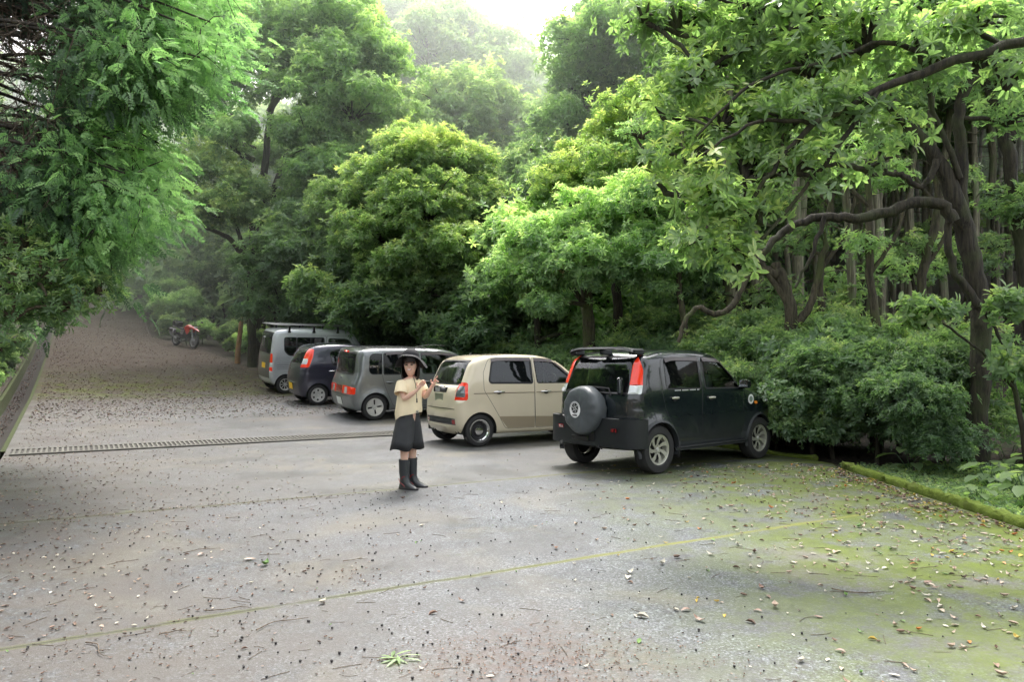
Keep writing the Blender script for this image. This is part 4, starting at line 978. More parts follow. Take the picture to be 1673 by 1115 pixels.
# ------------------------------------------------------------ foliage
DK = (.010, .026, .008); MD = (.028, .065, .014); LT = (.065, .125, .020); YL = (.21, .23, .025); YG = (.13, .20, .022)
M['leaf_dark'] = leafmat('leaf_dark', [(0, (.075, .145, .075)), (.45, (.12, .215, .105)), (.8, (.20, .31, .14)), (1, (.29, .39, .17))], .50, .32)  # darker ramp puts part of the understorey's shade into the leaf colour
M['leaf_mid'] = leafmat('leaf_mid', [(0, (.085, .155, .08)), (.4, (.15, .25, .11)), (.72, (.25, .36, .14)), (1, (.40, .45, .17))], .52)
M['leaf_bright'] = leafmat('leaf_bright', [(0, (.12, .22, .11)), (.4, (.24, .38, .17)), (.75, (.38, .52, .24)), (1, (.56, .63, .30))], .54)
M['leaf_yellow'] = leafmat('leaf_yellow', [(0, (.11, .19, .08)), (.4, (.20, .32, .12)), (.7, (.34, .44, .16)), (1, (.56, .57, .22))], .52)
M['leaf_far'] = leafmat('leaf_far', [(0, (.15, .24, .15)), (.45, (.24, .36, .20)), (.8, (.35, .46, .25)), (1, (.50, .55, .30))], .52, .6, .2)  # paler ramp puts some distance haze into the leaf colour
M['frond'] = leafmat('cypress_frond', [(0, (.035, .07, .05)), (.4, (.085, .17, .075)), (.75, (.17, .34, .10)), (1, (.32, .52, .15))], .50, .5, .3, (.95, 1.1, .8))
M['bark'] = barkmat('dark_bark', (.012, .010, .007), (.050, .042, .028), (.045, .060, .018))
M['bark_moss'] = barkmat('mossy_bark', (.028, .024, .016), (.10, .085, .055), (.075, .095, .03), .75)
M['bark_cedar'] = barkmat('cedar_bark', (.11, .10, .07), (.30, .28, .20), (.18, .23, .11), .7, .04, 40)
M['twig'] = barkmat('dry_twig', (.055, .040, .028), (.16, .12, .085), mossf=.1)

def unit(v): return v / (np.linalg.norm(v, axis=-1, keepdims=True) + 1e-9)
def leaf_shape(L, w, fold=.25, droop=.15, fine=False):
    """one pointed leaf along +x; returns verts, tris"""
    if not fine:
        V = np.array([(0, 0, 0), (L * .5, w, w * fold - droop * L * .12), (L, 0, -droop * L * .5), (L * .5, -w, w * fold - droop * L * .12)]); return V, np.array([(0, 3, 2), (0, 2, 1)])
    xs = (.0, .12, .42, .75, 1); ws = (.0, .35, .95, .80, 0); V = []; 
    for x, k in zip(xs, ws):
        z = -droop * L * x * x * .5; V += [(L * x, 0, z)] + ([(L * x, k * w, z + k * w * fold), (L * x, -k * w, z + k * w * fold)] if k else [])
    V = np.array(V); m = [0, 1, 4, 7, 10]
    F = [(0, 1, 2), (0, 3, 1)]
    for a in (1, 4): F += [(a, a + 3, a + 4), (a, a + 4, a + 1), (a, a + 5, a + 3), (a, a + 2, a + 5)]
    F += [(7, 10, 8), (7, 9, 10)]
    return V, np.array(F)
def rosette(seed, n=7, L=.13, w=.022, fine=False, spread=1.0, stem=.05):
    r = np.random.default_rng(seed); Vs = []; Fs = []; c = 0
    for i in range(n):
        l = L * r.uniform(.75, 1.15); V, F = leaf_shape(l, w * r.uniform(.85, 1.2), .3, r.uniform(.1, .7), fine)
        el = r.uniform(.05, .75) * (1.3 - .5 * spread); az = i * 2.4 + r.uniform(-.3, .3)
        ro = r.uniform(-.5, .5); V = V @ np.array(((1, 0, 0), (0, math.cos(ro), math.sin(ro)), (0, -math.sin(ro), math.cos(ro))))
        Ry = np.array(((math.cos(el), 0, math.sin(el)), (0, 1, 0), (-math.sin(el), 0, math.cos(el)))); V = V @ Ry
        Rz = np.array(((math.cos(az), math.sin(az), 0), (-math.sin(az), math.cos(az), 0), (0, 0, 1))); V = V @ Rz
        V = V + (0, 0, -stem * i / n); Vs.append(V); Fs.append(F + c); c += len(V)
    return np.concatenate(Vs), np.concatenate(Fs)
def spray(seed, L=.5, n=9, w=.03, side=.2, droop=.5):
    """flat feathery frond along +x"""
    r = np.random.default_rng(seed); Vs = []; Fs = []; c = 0
    def bl(p, d, l, ww):
        nonlocal c
        d = d / np.linalg.norm(d); q = np.array((-d[1], d[0], 0)); dz = -droop * l * .5
        V = np.array([p, p + d * l * .5 + q * ww + (0, 0, dz * .3), p + d * l + (0, 0, dz), p + d * l * .5 - q * ww + (0, 0, dz * .3)]); Vs.append(V); Fs.append(np.array([(0, 3, 2), (0, 2, 1)]) + c); c += 4
    for i in range(n):
        t = (i + .5) / n; x = t * L; z = -droop * L * t * t * .6
        for sg in (-1, 1):
            a = sg * r.uniform(.55, .85); l = side * (1.05 - t * .75) * r.uniform(.8, 1.15); d = np.array((math.cos(a), math.sin(a), 0)); p = np.array((x, 0, z))
            bl(p, d, l, w * .55)
            for k in (.35, .65):
                a2 = a + r.choice((-1, 1)) * .6; bl(p + d * l * k + (0, 0, -droop * l * .2), np.array((math.cos(a2), math.sin(a2), 0)), l * .45, w * .42)
    bl(np.array((L * .85, 0, -droop * L * .45)), np.array((1., 0, 0)), L * .25, w * .5)
    return np.concatenate(Vs), np.concatenate(Fs)
def scatter(b, protos, pos, axis, scale, tone, r, matidx=0, align='z', spin=None, jit=.12):
    """lay copies of the leaf groups at pos, their axis along axis, into mesh b"""
    n = len(pos)
    if n == 0: return
    which = r.integers(0, len(protos), n); axis = unit(axis)
    tmp = unit(r.normal(0, 1, (n, 3))) if spin is None else np.tile(spin, (n, 1)).astype(float)
    A = unit(np.cross(axis, tmp)); B = np.cross(axis, A)
    if align == 'z': Mx = np.stack((A, B, axis), 1)        # rows: images of x, y, z
    else: Mx = np.stack((axis, A, B * np.where(B[:, 2:3] < 0, -1, 1) if spin is None else B), 1)
    for k, (V, F) in enumerate(protos):
        i = np.nonzero(which == k)[0]
        if len(i) == 0: continue
        P = np.einsum('vj,njk->nvk', V, Mx[i]) * np.asarray(scale)[i][:, None, None] + pos[i][:, None]
        FF = F[None] + (np.arange(len(i)) * len(V))[:, None, None]
        t = np.repeat(tone[i], len(F)) + np.repeat(r.normal(0, jit, (len(i), len(F) // 2 if len(F) % 2 == 0 else len(F))), 2 if len(F) % 2 == 0 else 1, axis=1).ravel()
        b.add(P.reshape(-1, 3), FF.reshape(-1, 3), matidx, np.clip(t, 0, 1))
def branch(p0, p1, r, arch=.15, wob=.08, n=7):
    p0 = np.asarray(p0, float); p1 = np.asarray(p1, float); L = np.linalg.norm(p1 - p0); t = np.linspace(0, 1, n)[:, None]
    P = p0 + (p1 - p0) * t + np.array((0, 0, 1)) * (np.sin(t * PI) * arch * L)
    W = np.cumsum(r.normal(0, wob * L / n, (n, 3)), axis=0); W -= W[0] + (W[-1] - W[0]) * t
    return P + W
def sphere_dirs(r, n, lo=-.35):
    z = r.uniform(lo, 1, n); a = r.uniform(0, 2 * PI, n); q = np.sqrt(1 - z * z); return np.stack((q * np.cos(a), q * np.sin(a), z), -1)
P_BROAD = [rosette(i, 7, .15, .024) for i in range(5)]
P_SMALL = [rosette(20 + i, 7, .11, .020) for i in range(4)]
P_MIDL = [rosette(50 + i, 7, .20, .034) for i in range(5)]
P_FAR = [rosette(40 + i, 6, .24, .050) for i in range(4)]
P_FINE = [rosette(60 + i, 7, .150, .027, fine=True, spread=1.2) for i in range(6)]
P_SPRAY = [spray(i, .30, 7, .026, .10) for i in range(5)]
P_GLOSSY = [rosette(80 + i, 6, .13, .030, fine=True, spread=.7) for i in range(4)]

def foliage(b, blobs, r, sub=.85, dens=60, protos=P_BROAD, lo=-.75, flat=.78, tone0=0, twb=None, limb=None, sc=1.0, matidx=0, top=.42):
    """blobs: (x, y, z, rx, rz[, tone]) -> leaf groups on the shells of many small clumps"""
    for bl in blobs:
        x, y, z, rx, rz = bl[:5]; bt = bl[5] if len(bl) > 5 else 0
        ns = max(5, int(4.0 * (rx / sub) ** 2 * (1 + rz / rx) * 1.5))
        D = sphere_dirs(r, ns, -.55); rad = r.uniform(.3, 1.12, ns) ** .7
        Cn = np.array((x, y, z)) + D * rad[:, None] * (rx, rx, rz); sr = sub * r.uniform(.28, 1.0, ns) ** 1.0; Cn = Cn + r.normal(0, .22 * rx, Cn.shape) * (1, 1, .8)
        if twb is not None:
            for k in range(0, ns, 2):
                pb = branch((x, y, z - rz * .4), Cn[k], r, .12, .12, 6); twb.tube(pb, np.linspace(.030, .008, 6) * (1 + rx * .25), 4, cap=False)
        for k in range(ns):
            n = int(dens * sr[k] ** 2 * 4); d = sphere_dirs(r, n, lo)
            pr = r.uniform(.35, 1.15, n) ** .7
            P = Cn[k] + d * (sr[k] * pr)[:, None] * (1, 1, flat * r.uniform(.7, 1.3)) + r.normal(0, .10 * sr[k], (n, 3)) + (r.random(n) < .10)[:, None] * r.normal(0, .5 * sr[k], (n, 3))
            ax = d * .75 + np.array((0, 0, .55)) + r.normal(0, .35, (n, 3))
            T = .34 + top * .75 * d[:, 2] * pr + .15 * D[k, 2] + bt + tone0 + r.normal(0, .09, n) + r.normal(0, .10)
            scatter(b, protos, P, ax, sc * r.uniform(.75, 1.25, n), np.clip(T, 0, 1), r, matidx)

def tree(name, label, trunks, blobs, seed, leaf, bark, sub=.85, dens=60, protos=P_BROAD, group=None, cat='tree', tone0=0, limbs=True, lo=-.75, flat=.78, sc=1.0, lrad=.06, top=.42, sides=10):
    """trunks: list of [(x, y, z, r)...] polylines; limbs reach from them to every blob"""
    r = np.random.default_rng(seed); base = np.array(trunks[0][0][:3], float)
    root = empty(name, base, label, cat, group); tb = MB(); fb = MB()
    alls = []
    for tr in trunks:
        A = np.array(tr, float); n = max(2, len(A)); tt = np.linspace(0, n - 1, (n - 1) * 5 + 1)
        # smooth path through the points
        P = np.stack([np.interp(tt, np.arange(n), A[:, k]) for k in range(4)], -1)
        for _ in range(2): P[1:-1, :3] = (P[:-2, :3] + 2 * P[1:-1, :3] + P[2:, :3]) / 4
        P[1:-1, :3] += r.normal(0, .012, P[1:-1, :3].shape); Q = P.copy(); Q[:, :3] -= base
        tb.tube(Q[:, :3], Q[:, 3], sides, noise=.05); alls.append(P)
    Pt = np.concatenate(alls)
    B2 = []
    for bl in blobs:
        c = np.array(bl[:3], float)
        if limbs:
            d = np.linalg.norm(Pt[:, :3] - c, axis=1) + np.maximum(0, Pt[:, 2] - c[2]) * 2 + (Pt[:, 2] < base[2] + .4 * (Pt[:, 2].max() - base[2])) * 2
            k = int(np.argmin(d)); q = Pt[k]
            pb = branch(q[:3], c - (0, 0, bl[4] * .4), r, .06, .10, 9) - base; r0 = min(q[3] * .8, lrad + .02 * np.linalg.norm(q[:3] - c)); tb.tube(pb, np.linspace(r0, .03, 9), 6, cap=False)
        B2.append((*(c - base), *bl[3:]))
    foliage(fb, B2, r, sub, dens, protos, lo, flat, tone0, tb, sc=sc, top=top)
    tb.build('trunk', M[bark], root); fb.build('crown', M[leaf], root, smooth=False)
    return root
def pb(px, py, Y, rpx, flat=.75, tone=0, dy=0):
    c = at(px, py, Y + dy); rr = rpx * Y / FPX; return (*c, rr, rr * flat, tone)
def tp(Y, *pts):  # trunk polyline from photo measurements (px, py, radius px[, dY])
    out = []
    for p in pts:
        yy = Y + (p[3] if len(p) > 3 else 0); c = at(p[0], p[1], yy); out.append((*c, p[2] * yy / FPX))
    return out
def grounded(tr, dz=-.1):
    x, y, z, r = tr[0]; tr[0] = (x, y, float(land_z(x, y)) + dz, r * 1.25); return tr

# tall spreading tree by the track, dark forked trunk
tree('broadleaf_tree', 'tall dark-trunked tree with wide layered crown behind the silver van', [
    grounded(tp(31.5, (421, 500, 12), (420, 440, 11), (416, 380, 10), (412, 330, 9))), tp(31.5, (412, 335, 7), (398, 285, 6), (388, 240, 5), (380, 190, 4)), tp(31.5, (414, 330, 8), (432, 270, 6), (436, 200, 5), (450, 120, 3)),
    tp(31.5, (416, 350, 6), (445, 310, 5), (462, 260, 4), (500, 180, 3)), tp(31, (412, 260, 5), (370, 235, 4), (330, 210, 3)), tp(30.5, (436, 180, 5), (470, 130, 4), (500, 108, 3), (540, 120, 2))],
    [pb(560, 40, 31, 75, .7, .10), pb(470, 40, 32, 80, .7, .05), pb(610, 100, 31, 60, .7, .12), pb(520, 130, 30, 70, .65, .05), pb(420, 95, 31, 60, .6), pb(575, 180, 30, 70, .65, .06), pb(500, 225, 30, 65, .55, -.05), pb(400, 30, 33, 70, .7, .05), pb(440, 250, 34, 45, .5, 0), pb(360, 150, 32, 50, .6, -.1), pb(600, 250, 30, 50, .5, -.05), pb(540, 280, 29.5, 60, .5, -.05), pb(360, 215, 30, 45, .45, -.12), pb(500, 320, 31.5, 45, .5, -.1)],
    11, 'leaf_bright', 'bark', sub=.7, dens=36, protos=P_FAR, sc=.85, tone0=-.02)
tree('broadleaf_tree', 'small pale-topped leaning tree beside the track near the motorcycle', [
    grounded(tp(30, (412, 560, 7), (410, 480, 6), (400, 420, 5), (370, 385, 4), (335, 372, 3))), tp(30, (405, 430, 4), (385, 370, 3), (380, 320, 2))],
    [pb(335, 275, 29.5, 50, .6, .12), pb(385, 310, 29, 45, .6, .10), pb(300, 320, 30, 35, .6, .06), pb(350, 345, 29, 48, .45, .05), pb(400, 350, 29, 30, .5, .08)],
    12, 'leaf_mid', 'bark', sub=.55, dens=60, protos=P_BROAD, sc=1.15, tone0=.06)
# central round tree with yellow new growth
tree('broadleaf_tree', 'round-crowned tree with yellowish shoots behind the grey boxy wagon', [
    grounded(tp(25.5, (702, 600, 11), (706, 520, 10), (714, 450, 9), (722, 400, 8))), tp(25.5, (722, 405, 7), (700, 340, 5), (690, 280, 4)), tp(25.5, (716, 430, 6), (760, 370, 5), (790, 320, 4)), tp(25.5, (712, 460, 6), (660, 400, 5), (620, 350, 4))],
    [pb(690, 255, 24.5, 62, .75, .18), pb(755, 275, 25, 60, .7, .14), pb(625, 300, 24.5, 60, .7, .05), pb(700, 340, 23.5, 75, .7, .06), pb(790, 345, 24.5, 60, .7, .10), pb(610, 385, 24, 60, .6, -.05), pb(655, 430, 23.3, 55, .5, .0), pb(750, 415, 23.2, 65, .55, .04), pb(570, 335, 26, 50, .7, -.08), pb(840, 375, 24.5, 45, .7, .08), pb(700, 475, 23.5, 50, .4, -.12), pb(800, 445, 23.5, 45, .5, .02), pb(665, 235, 25.5, 40, .7, .14)],
    13, 'leaf_yellow', 'bark', sub=.46, dens=72, protos=P_SMALL, sc=1.3, tone0=.0)
# bright tree in front, over the beige car
tree('broadleaf_tree', 'bright fresh-green tree with low hanging boughs between beige and black cars', [
    grounded(tp(18.4, (968, 600, 11), (962, 530, 10), (958, 470, 9), (950, 420, 7))), tp(18.2, (960, 480, 6), (985, 430, 5), (1030, 390, 4), (1080, 370, 3)), tp(18.2, (958, 500, 5), (920, 450, 4), (890, 430, 3))],
    [pb(905, 395, 17.6, 62, .6, .15), pb(970, 365, 17.6, 72, .6, .2), pb(1045, 345, 17.6, 70, .6, .18), pb(1110, 395, 17.2, 60, .6, .08), pb(1000, 420, 16.8, 62, .5, .08), pb(880, 445, 17.4, 45, .5, .08), pb(1075, 440, 16.8, 55, .45, .0), pb(930, 440, 16.9, 50, .45, .04), pb(860, 400, 18, 40, .6, .1), pb(1150, 440, 16.8, 40, .5, -.02), pb(885, 500, 17, 32, .5, -.02), pb(1090, 350, 18, 50, .6, .1)],
    14, 'leaf_bright', 'bark_moss', sub=.40, dens=95, protos=P_SMALL, sc=1.2, tone0=-.05)
tree('broadleaf_tree', 'slim dark-stemmed tree standing behind the bright low tree', [
    grounded(tp(19.6, (1008, 600, 9), (1010, 520, 8), (1006, 440, 7), (1015, 360, 5))), tp(19.6, (1006, 440, 5), (1050, 330, 4), (1080, 260, 3))],
    [pb(955, 265, 21.5, 52, .7, .22), pb(1010, 225, 21.5, 50, .8, .22), pb(1060, 200, 21, 55, .8, .14), pb(1105, 255, 20, 55, .7, .08), pb(1020, 290, 20, 58, .7, .14), pb(925, 320, 21, 45, .6, .16), pb(1090, 160, 21, 45, .7, .06), pb(1150, 320, 19, 55, .7, .02), pb(1130, 200, 20, 50, .7, .02)],
    15, 'leaf_yellow', 'bark', sub=.46, dens=80, protos=P_SMALL, sc=1.25, tone0=.0)
tree('young_cypress', 'pale conical young tree between the two round-crowned trees', [grounded(tp(29, (865, 560, 5), (866, 400, 4), (866, 240, 2)))],
    [pb(866, 240, 29, 18, .9, .2), pb(862, 268, 29, 32, .6, .18), pb(872, 300, 29, 44, .5, .14), pb(858, 335, 29, 55, .45, .1), pb(866, 372, 29, 55, .45, .04)],
    16, 'leaf_far', 'bark', sub=.5, dens=46, protos=P_FAR, sc=.8)
# hazy tall trees at the back
BG = [
 ('hazy tall tree at the back, just beside the gap of sky', 44, [(745, 480, 8), (760, 300, 7), (770, 220, 6)], [(700, 90, 80, .1), (790, 110, 75, .1), (640, 140, 60, .05), (750, 190, 80, .0), (840, 170, 60, .08), (700, 230, 70, -.05), (800, 240, 60, -.05), (740, 60, 60, .1), (850, 110, 28, .1)], 'leaf_far'),
 ('pale high-crowned tree behind the tall dark-trunked tree', 47, [(640, 480, 8), (645, 300, 7), (640, 150, 5)], [(620, 30, 70, .1), (690, 15, 60, .1), (560, 20, 70, .1), (650, 90, 60, .0), (590, 110, 60, 0), (540, 90, 60, 0)], 'leaf_far'),
 ('mid-height layered tree with open forking boughs before the hazy trees', 35, [(845, 500, 9), (800, 330, 8), (790, 260, 6)], [(730, 170, 55, .1), (780, 150, 50, .1), (820, 200, 55, .06), (740, 230, 55, -.02), (700, 200, 45, .02), (860, 240, 50, .0), (800, 270, 55, -.06), (760, 290, 50, -.08), (690, 255, 40, -.02)], 'leaf_far'),
 ('dark tall tree with steep boughs seen against the sky gap', 33, [(990, 480, 9), (985, 330, 8), (970, 230, 6), (955, 150, 4)], [(960, 60, 55, 0), (1010, 90, 60, -.08), (970, 130, 60, -.06), (1040, 40, 60, 0), (920, 130, 32, -.02), (1000, 170, 55, -.12), (930, 190, 42, -.1), (1060, 130, 50, -.1), (960, 215, 50, -.12), (1080, 200, 50, -.1), (1000, 10, 50, 0), (905, 210, 40, -.05), (890, 250, 45, -.1)], 'leaf_bright')]
for lab, Y, tr, bs, lf in BG:
    t0 = grounded(tp(Y, *tr)); top = tr[-1]
    forks = [tp(Y, (tr[-2][0], tr[-2][1], tr[-2][2] * .7), ((tr[-2][0] + q[0]) / 2, (tr[-2][1] + q[1]) / 2, 3), (q[0], q[1], 2)) for q in bs[::3]]
    tree('broadleaf_tree', lab, [t0] + forks, [pb(q[0], q[1], Y, q[2], .65, q[3], dy=(i % 3) - 1) for i, q in enumerate(bs)], 200 + Y, lf, 'bark', sub=1.0 if Y > 40 else .8, dens=26 if Y > 40 else 34, protos=P_FAR, sc=1.15 if Y > 40 else .9, tone0=.12 if Y > 34 else .05)  # raised tone pales the far crowns: haze glow painted into the leaves

for k, (lab, tr, bs, lf, Y) in enumerate([
  ('pale bushy tree closing the gap under the conical young tree', [(880, 600, 6), (878, 480, 5), (872, 420, 4)], [(870, 400, 48, .1), (830, 380, 42, .08), (900, 440, 42, .08), (850, 440, 45, .05), (910, 360, 36, .12), (890, 490, 36, 0), (930, 500, 34, 0), (1000, 490, 36, 0), (1050, 500, 36, 0), (960, 540, 30, -.03)], 'leaf_bright', 20.8),
  ('bushy tree with fine leaves between the tall dark trunk and the round crown', [(585, 600, 7), (580, 480, 6), (575, 400, 5)], [(560, 370, 50, .05), (600, 340, 42, .05), (520, 400, 45, .03), (545, 440, 45, .0), (590, 430, 42, .0), (480, 430, 42, .0), (450, 400, 34, 0), (530, 340, 42, .04)], 'leaf_mid', 28),
  ('leafy mid-green tree linking the round crown and the bright low tree', [(790, 600, 6), (795, 500, 5), (800, 420, 4)], [(780, 450, 45, .05), (820, 420, 45, .08), (750, 490, 42, 0), (810, 500, 40, 0), (850, 470, 40, .05), (700, 500, 40, 0), (730, 540, 35, -.03), (660, 520, 35, 0), (870, 520, 32, 0), (620, 490, 38, 0), (560, 510, 36, 0), (500, 480, 38, .0)], 'leaf_mid', 24),
  ('dense dark tree filling the space behind the silver van', [(500, 600, 8), (500, 500, 7), (510, 420, 5)], [(480, 440, 60, .0), (530, 400, 60, .02), (560, 470, 60, -.02), (455, 500, 50, -.05), (600, 500, 55, -.05), (520, 520, 50, -.05), (560, 410, 50, .03), (490, 370, 42, 0), (620, 450, 45, 0)], 'leaf_dark', 28.5),
  ('leafy dark tree with drooping boughs behind the beige car', [(815, 600, 7), (820, 520, 7), (830, 450, 5)], [(800, 510, 45, 0), (845, 490, 48, .02), (880, 540, 40, 0), (770, 540, 42, -.05), (900, 590, 36, -.05), (830, 560, 42, -.05), (860, 440, 45, .05), (740, 570, 40, -.05)], 'leaf_dark', 22.5),
  ('broad shadowy tree at the right of the tall dark trunk', [(640, 600, 8), (645, 500, 7), (650, 430, 5)], [(640, 510, 45, 0), (600, 550, 45, -.05), (670, 550, 45, -.05), (580, 440, 45, 0), (655, 470, 45, 0)], 'leaf_dark', 26.8),
  ('pale airy tree rising over the round-crowned tree', [(760, 500, 8), (756, 330, 7), (752, 250, 5)], [(600, 260, 50, .0), (650, 215, 50, .05), (540, 330, 50, 0), (830, 300, 45, .05), (900, 330, 40, .05), (560, 250, 45, 0)], 'leaf_far', 31)]):
    tree('broadleaf_tree', lab, [grounded(tp(Y, *tr))], [pb(q[0], q[1], Y, q[2], .75, q[3], dy=(i % 3 - 1) * .5) for i, q in enumerate(bs)], 260 + k, lf, 'bark', sub=.6, dens=34, protos=P_MIDL, sc=1.1)
# ------------------------------------------------------------ woods filling the slopes: copies of a few grown trees
def proto_tree(kind, seed):
    r = np.random.default_rng(seed); tb = MB(); fb = MB()
    if kind == 'cedar':
        h = 17; P = np.array([(r.normal(0, .03) * k, r.normal(0, .03) * k, h * k / 9) for k in range(10)]); P[0, 2] = -.4
        tb.tube(P, np.linspace(.125, .04, 10) * (1 + .12 * (np.arange(10) == 0)), 10, noise=.04)
        for k in range(16):
            z = r.uniform(2.5, 16); a = r.uniform(0, 6.28); l = r.uniform(.4, 1.3) if z < 8 else r.uniform(1, 2.2); c = (0, 0, z)
            q = (l * math.cos(a), l * math.sin(a), z + r.uniform(-.1, .4)); tb.tube(branch(c, q, r, .05, .1, 5), np.linspace(.02, .006, 5), 4, cap=False)
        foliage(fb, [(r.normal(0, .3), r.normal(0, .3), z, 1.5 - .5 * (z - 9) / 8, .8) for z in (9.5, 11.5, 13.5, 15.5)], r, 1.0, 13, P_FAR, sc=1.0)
        return tb.mesh('trunk'), fb.mesh('crown'), 'bark_cedar', 'leaf_mid'
    h = {'tall': 9.5, 'mid': 6.0, 'low': 3.2}[kind]; n = 6
    P = np.array([(r.normal(0, .12) * k, r.normal(0, .12) * k, h * .62 * k / n) for k in range(n + 1)]); P[0, 2] = -.4
    tb.tube(P, np.linspace(.16, .07, n + 1) * h / 8, 8, noise=.05)
    bl = []
    for k in range({'tall': 11, 'mid': 8, 'low': 6}[kind]):
        a = k * 2.4 + r.uniform(-.4, .4); q = r.uniform(.3, 1) * h * .28; z = h * r.uniform(.45, .95) if kind != 'low' else h * r.uniform(.2, .85)
        c = (q * math.cos(a), q * math.sin(a), z); bl.append((*c, h * .17 + .25, h * .12 + .15)); tb.tube(branch(P[min(n, int(n * z / h) + 1) - 1], c, r, .05, .12, 6), np.linspace(.06, .02, 6) * h / 8, 5, cap=False)
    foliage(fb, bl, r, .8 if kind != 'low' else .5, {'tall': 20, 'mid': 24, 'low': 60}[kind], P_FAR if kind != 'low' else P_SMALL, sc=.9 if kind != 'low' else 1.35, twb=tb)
    return tb.mesh('trunk'), fb.mesh('crown'), 'bark', 'leaf_dark'
PROTO = {}
for kind, k in (('cedar', 3), ('tall', 2), ('mid', 2), ('low', 3)): PROTO[kind] = [proto_tree(kind, 300 + i * 11 + len(kind)) for i in range(k)]
def plant(kind, i, x, y, scale, rz, name, label, group, cat='tree', leaf=None, z=None, tilt=(0, 0), crown=True):
    t, c, bk, lf = PROTO[kind][i % len(PROTO[kind])]
    root = empty(name, (x, y, float(land_z(x, y)) if z is None else z), label, cat, group, rot=(tilt[0], tilt[1], rz)); root.scale = (scale,) * 3
    for nm, me, m in (('trunk', t, bk),) + ((('crown', c, leaf or lf),) if crown else ()):
        key = (me.name, m)
        if key not in _share:
            k = me if not any(q[0] == me.name for q in _share) else me.copy()
            k.materials.clear(); k.materials.append(M[m]); k.polygons.foreach_set('use_smooth', np.full(len(k.polygons), nm == 'trunk')); _share[key] = k
        o = bpy.data.objects.new(nm, _share[key]); C.objects.link(o); o.parent = root
    return root
_share = {}
r = np.random.default_rng(5)
# straight cedars of the right-hand wood
n = 0; pts = []
while n < 105:
    Y = r.uniform(15.5, 46); px = r.uniform(1170, 1800); x = (px - 836) / FPX * Y
    s, u = su(x, Y)
    if s < 12.5 and Y > 11: continue
    if Y < 20 and (r.random() < .6 or px > 1450): continue
    if any((x - a) ** 2 + (Y - c) ** 2 < 1.1 for a, c in pts): continue
    pts.append((x, Y)); n += 1
    plant('cedar', int(r.integers(3)), x, Y, r.uniform(.8, 1.1), r.uniform(0, 6.28), 'cedar_tree', 'straight bare-stemmed cedar standing in the wood on the forest side', 'straight cedars in the wood', tilt=(r.normal(0, .02), r.normal(0, .02)))
# dense trees on the slope behind the cars
for i in range(70):
    u = r.uniform(4, 62); s = r.uniform(13, 34); x, y = xy(s, u)
    if y < 15: continue
    pxx = 836 + x / y * FPX
    if pxx > 1130 and (s < 26 or r.random() < .7): continue
    if y < 21: continue
    kind = 'mid' if s < 20 and r.random() < .6 else 'tall'
    if 860 < pxx < 920 and s > 20: kind = 'mid'
    if any((x - a) ** 2 + (y - c) ** 2 < 2.2 for a, c in pts): continue
    pts.append((x, y))
    plant(kind, i, x, y, r.uniform(.8, 1.25), r.uniform(0, 6.28), 'woodland_tree', 'leafy woodland tree among others on the slope behind the cars', 'woodland trees on the slope', leaf=['leaf_dark', 'leaf_mid', 'leaf_far'][int(r.integers(3)) if s > 22 else int(r.integers(2))])
# trees either side of the track and beyond its end
for i, (s, u, sc, kind, lf) in enumerate([(9, 40, 1, 'mid', 'leaf_dark'), (10, 46, 1.1, 'tall', 'leaf_mid'), (8, 50, .9, 'mid', 'leaf_dark'), (-5, 34, 1, 'mid', 'leaf_mid'), (-6, 42, 1.2, 'tall', 'leaf_mid'), (-4.5, 52, 1, 'mid', 'leaf_bright'), (1, 70, 1.2, 'tall', 'leaf_bright'), (6, 74, 1.3, 'tall', 'leaf_mid'), (-4, 68, 1.2, 'tall', 'leaf_mid'), (9.5, 60, 1.2, 'tall', 'leaf_mid'), (13, 70, 1.3, 'tall', 'leaf_dark'), (-9, 28, 1.1, 'tall', 'leaf_dark'), (-8, 20, 1.0, 'tall', 'leaf_mid'), (-10, 60, 1.3, 'tall', 'leaf_mid'), (9.5, 36, .8, 'mid', 'leaf_dark')]):
    x, y = xy(s, u); plant(kind, i, x, y, sc, i * 1.3, 'woodland_tree', 'leafy tree crowding the edge of the track', 'trees along the track', leaf=lf)
# undergrowth shrubs along the paving edge
k = 0
for u in np.arange(1.0, 30, .62):
    for row in range(3 if u > 9 else 2):
        s = float(edge_s(u)) + .75 + row * 1.15 + r.uniform(-.2, .35); uu = u + r.uniform(-.3, .3); x, y = xy(s, uu)
        if float(lot_edge_x(x, y)) < .55: continue
        if row == 0 and u > 6 and y < 13.2 and x > 5.6: pass
        if x > 4.6 and y < 10.2: continue
        if 1535 < 836 + x / y * FPX < 1690 and y < 11.6: continue
        sc = r.uniform(.42, .62) + .14 * row
        plant('low', k, x, y, sc, r.uniform(0, 6.28), 'shrub', 'dark leafy evergreen shrub in the thicket edging the paving', 'evergreen shrubs along the paving edge', 'shrub', leaf='leaf_dark' if r.random() < .45 else 'leaf_mid'); k += 1
for i in range(34):     # thicket beyond the kerb on the right and up the track
    if i < 22: x, y = r.uniform(6.6, 13), r.uniform(9.3, 14)
    else: x, y = xy(float(edge_s(30 + (i - 22) * 2.2)) + r.uniform(.5, 1.5), 30 + (i - 22) * 2.2)
    if i < 22 and (x < 5.2 + (12 - y) or i % 2 or (1535 < 836 + x / y * FPX < 1690 and y < 11.8)): continue
    plant('low', k, x, y, r.uniform(.36, .56), r.uniform(0, 6.28), 'shrub', 'glossy evergreen shrub under the wood beyond the mossy kerb' if i < 22 else 'leafy shrub crowding the forest side of the track', 'evergreen shrubs beyond the kerb' if i < 22 else 'shrubs along the track', 'shrub', leaf='leaf_mid' if i % 3 else 'leaf_bright'); k += 1
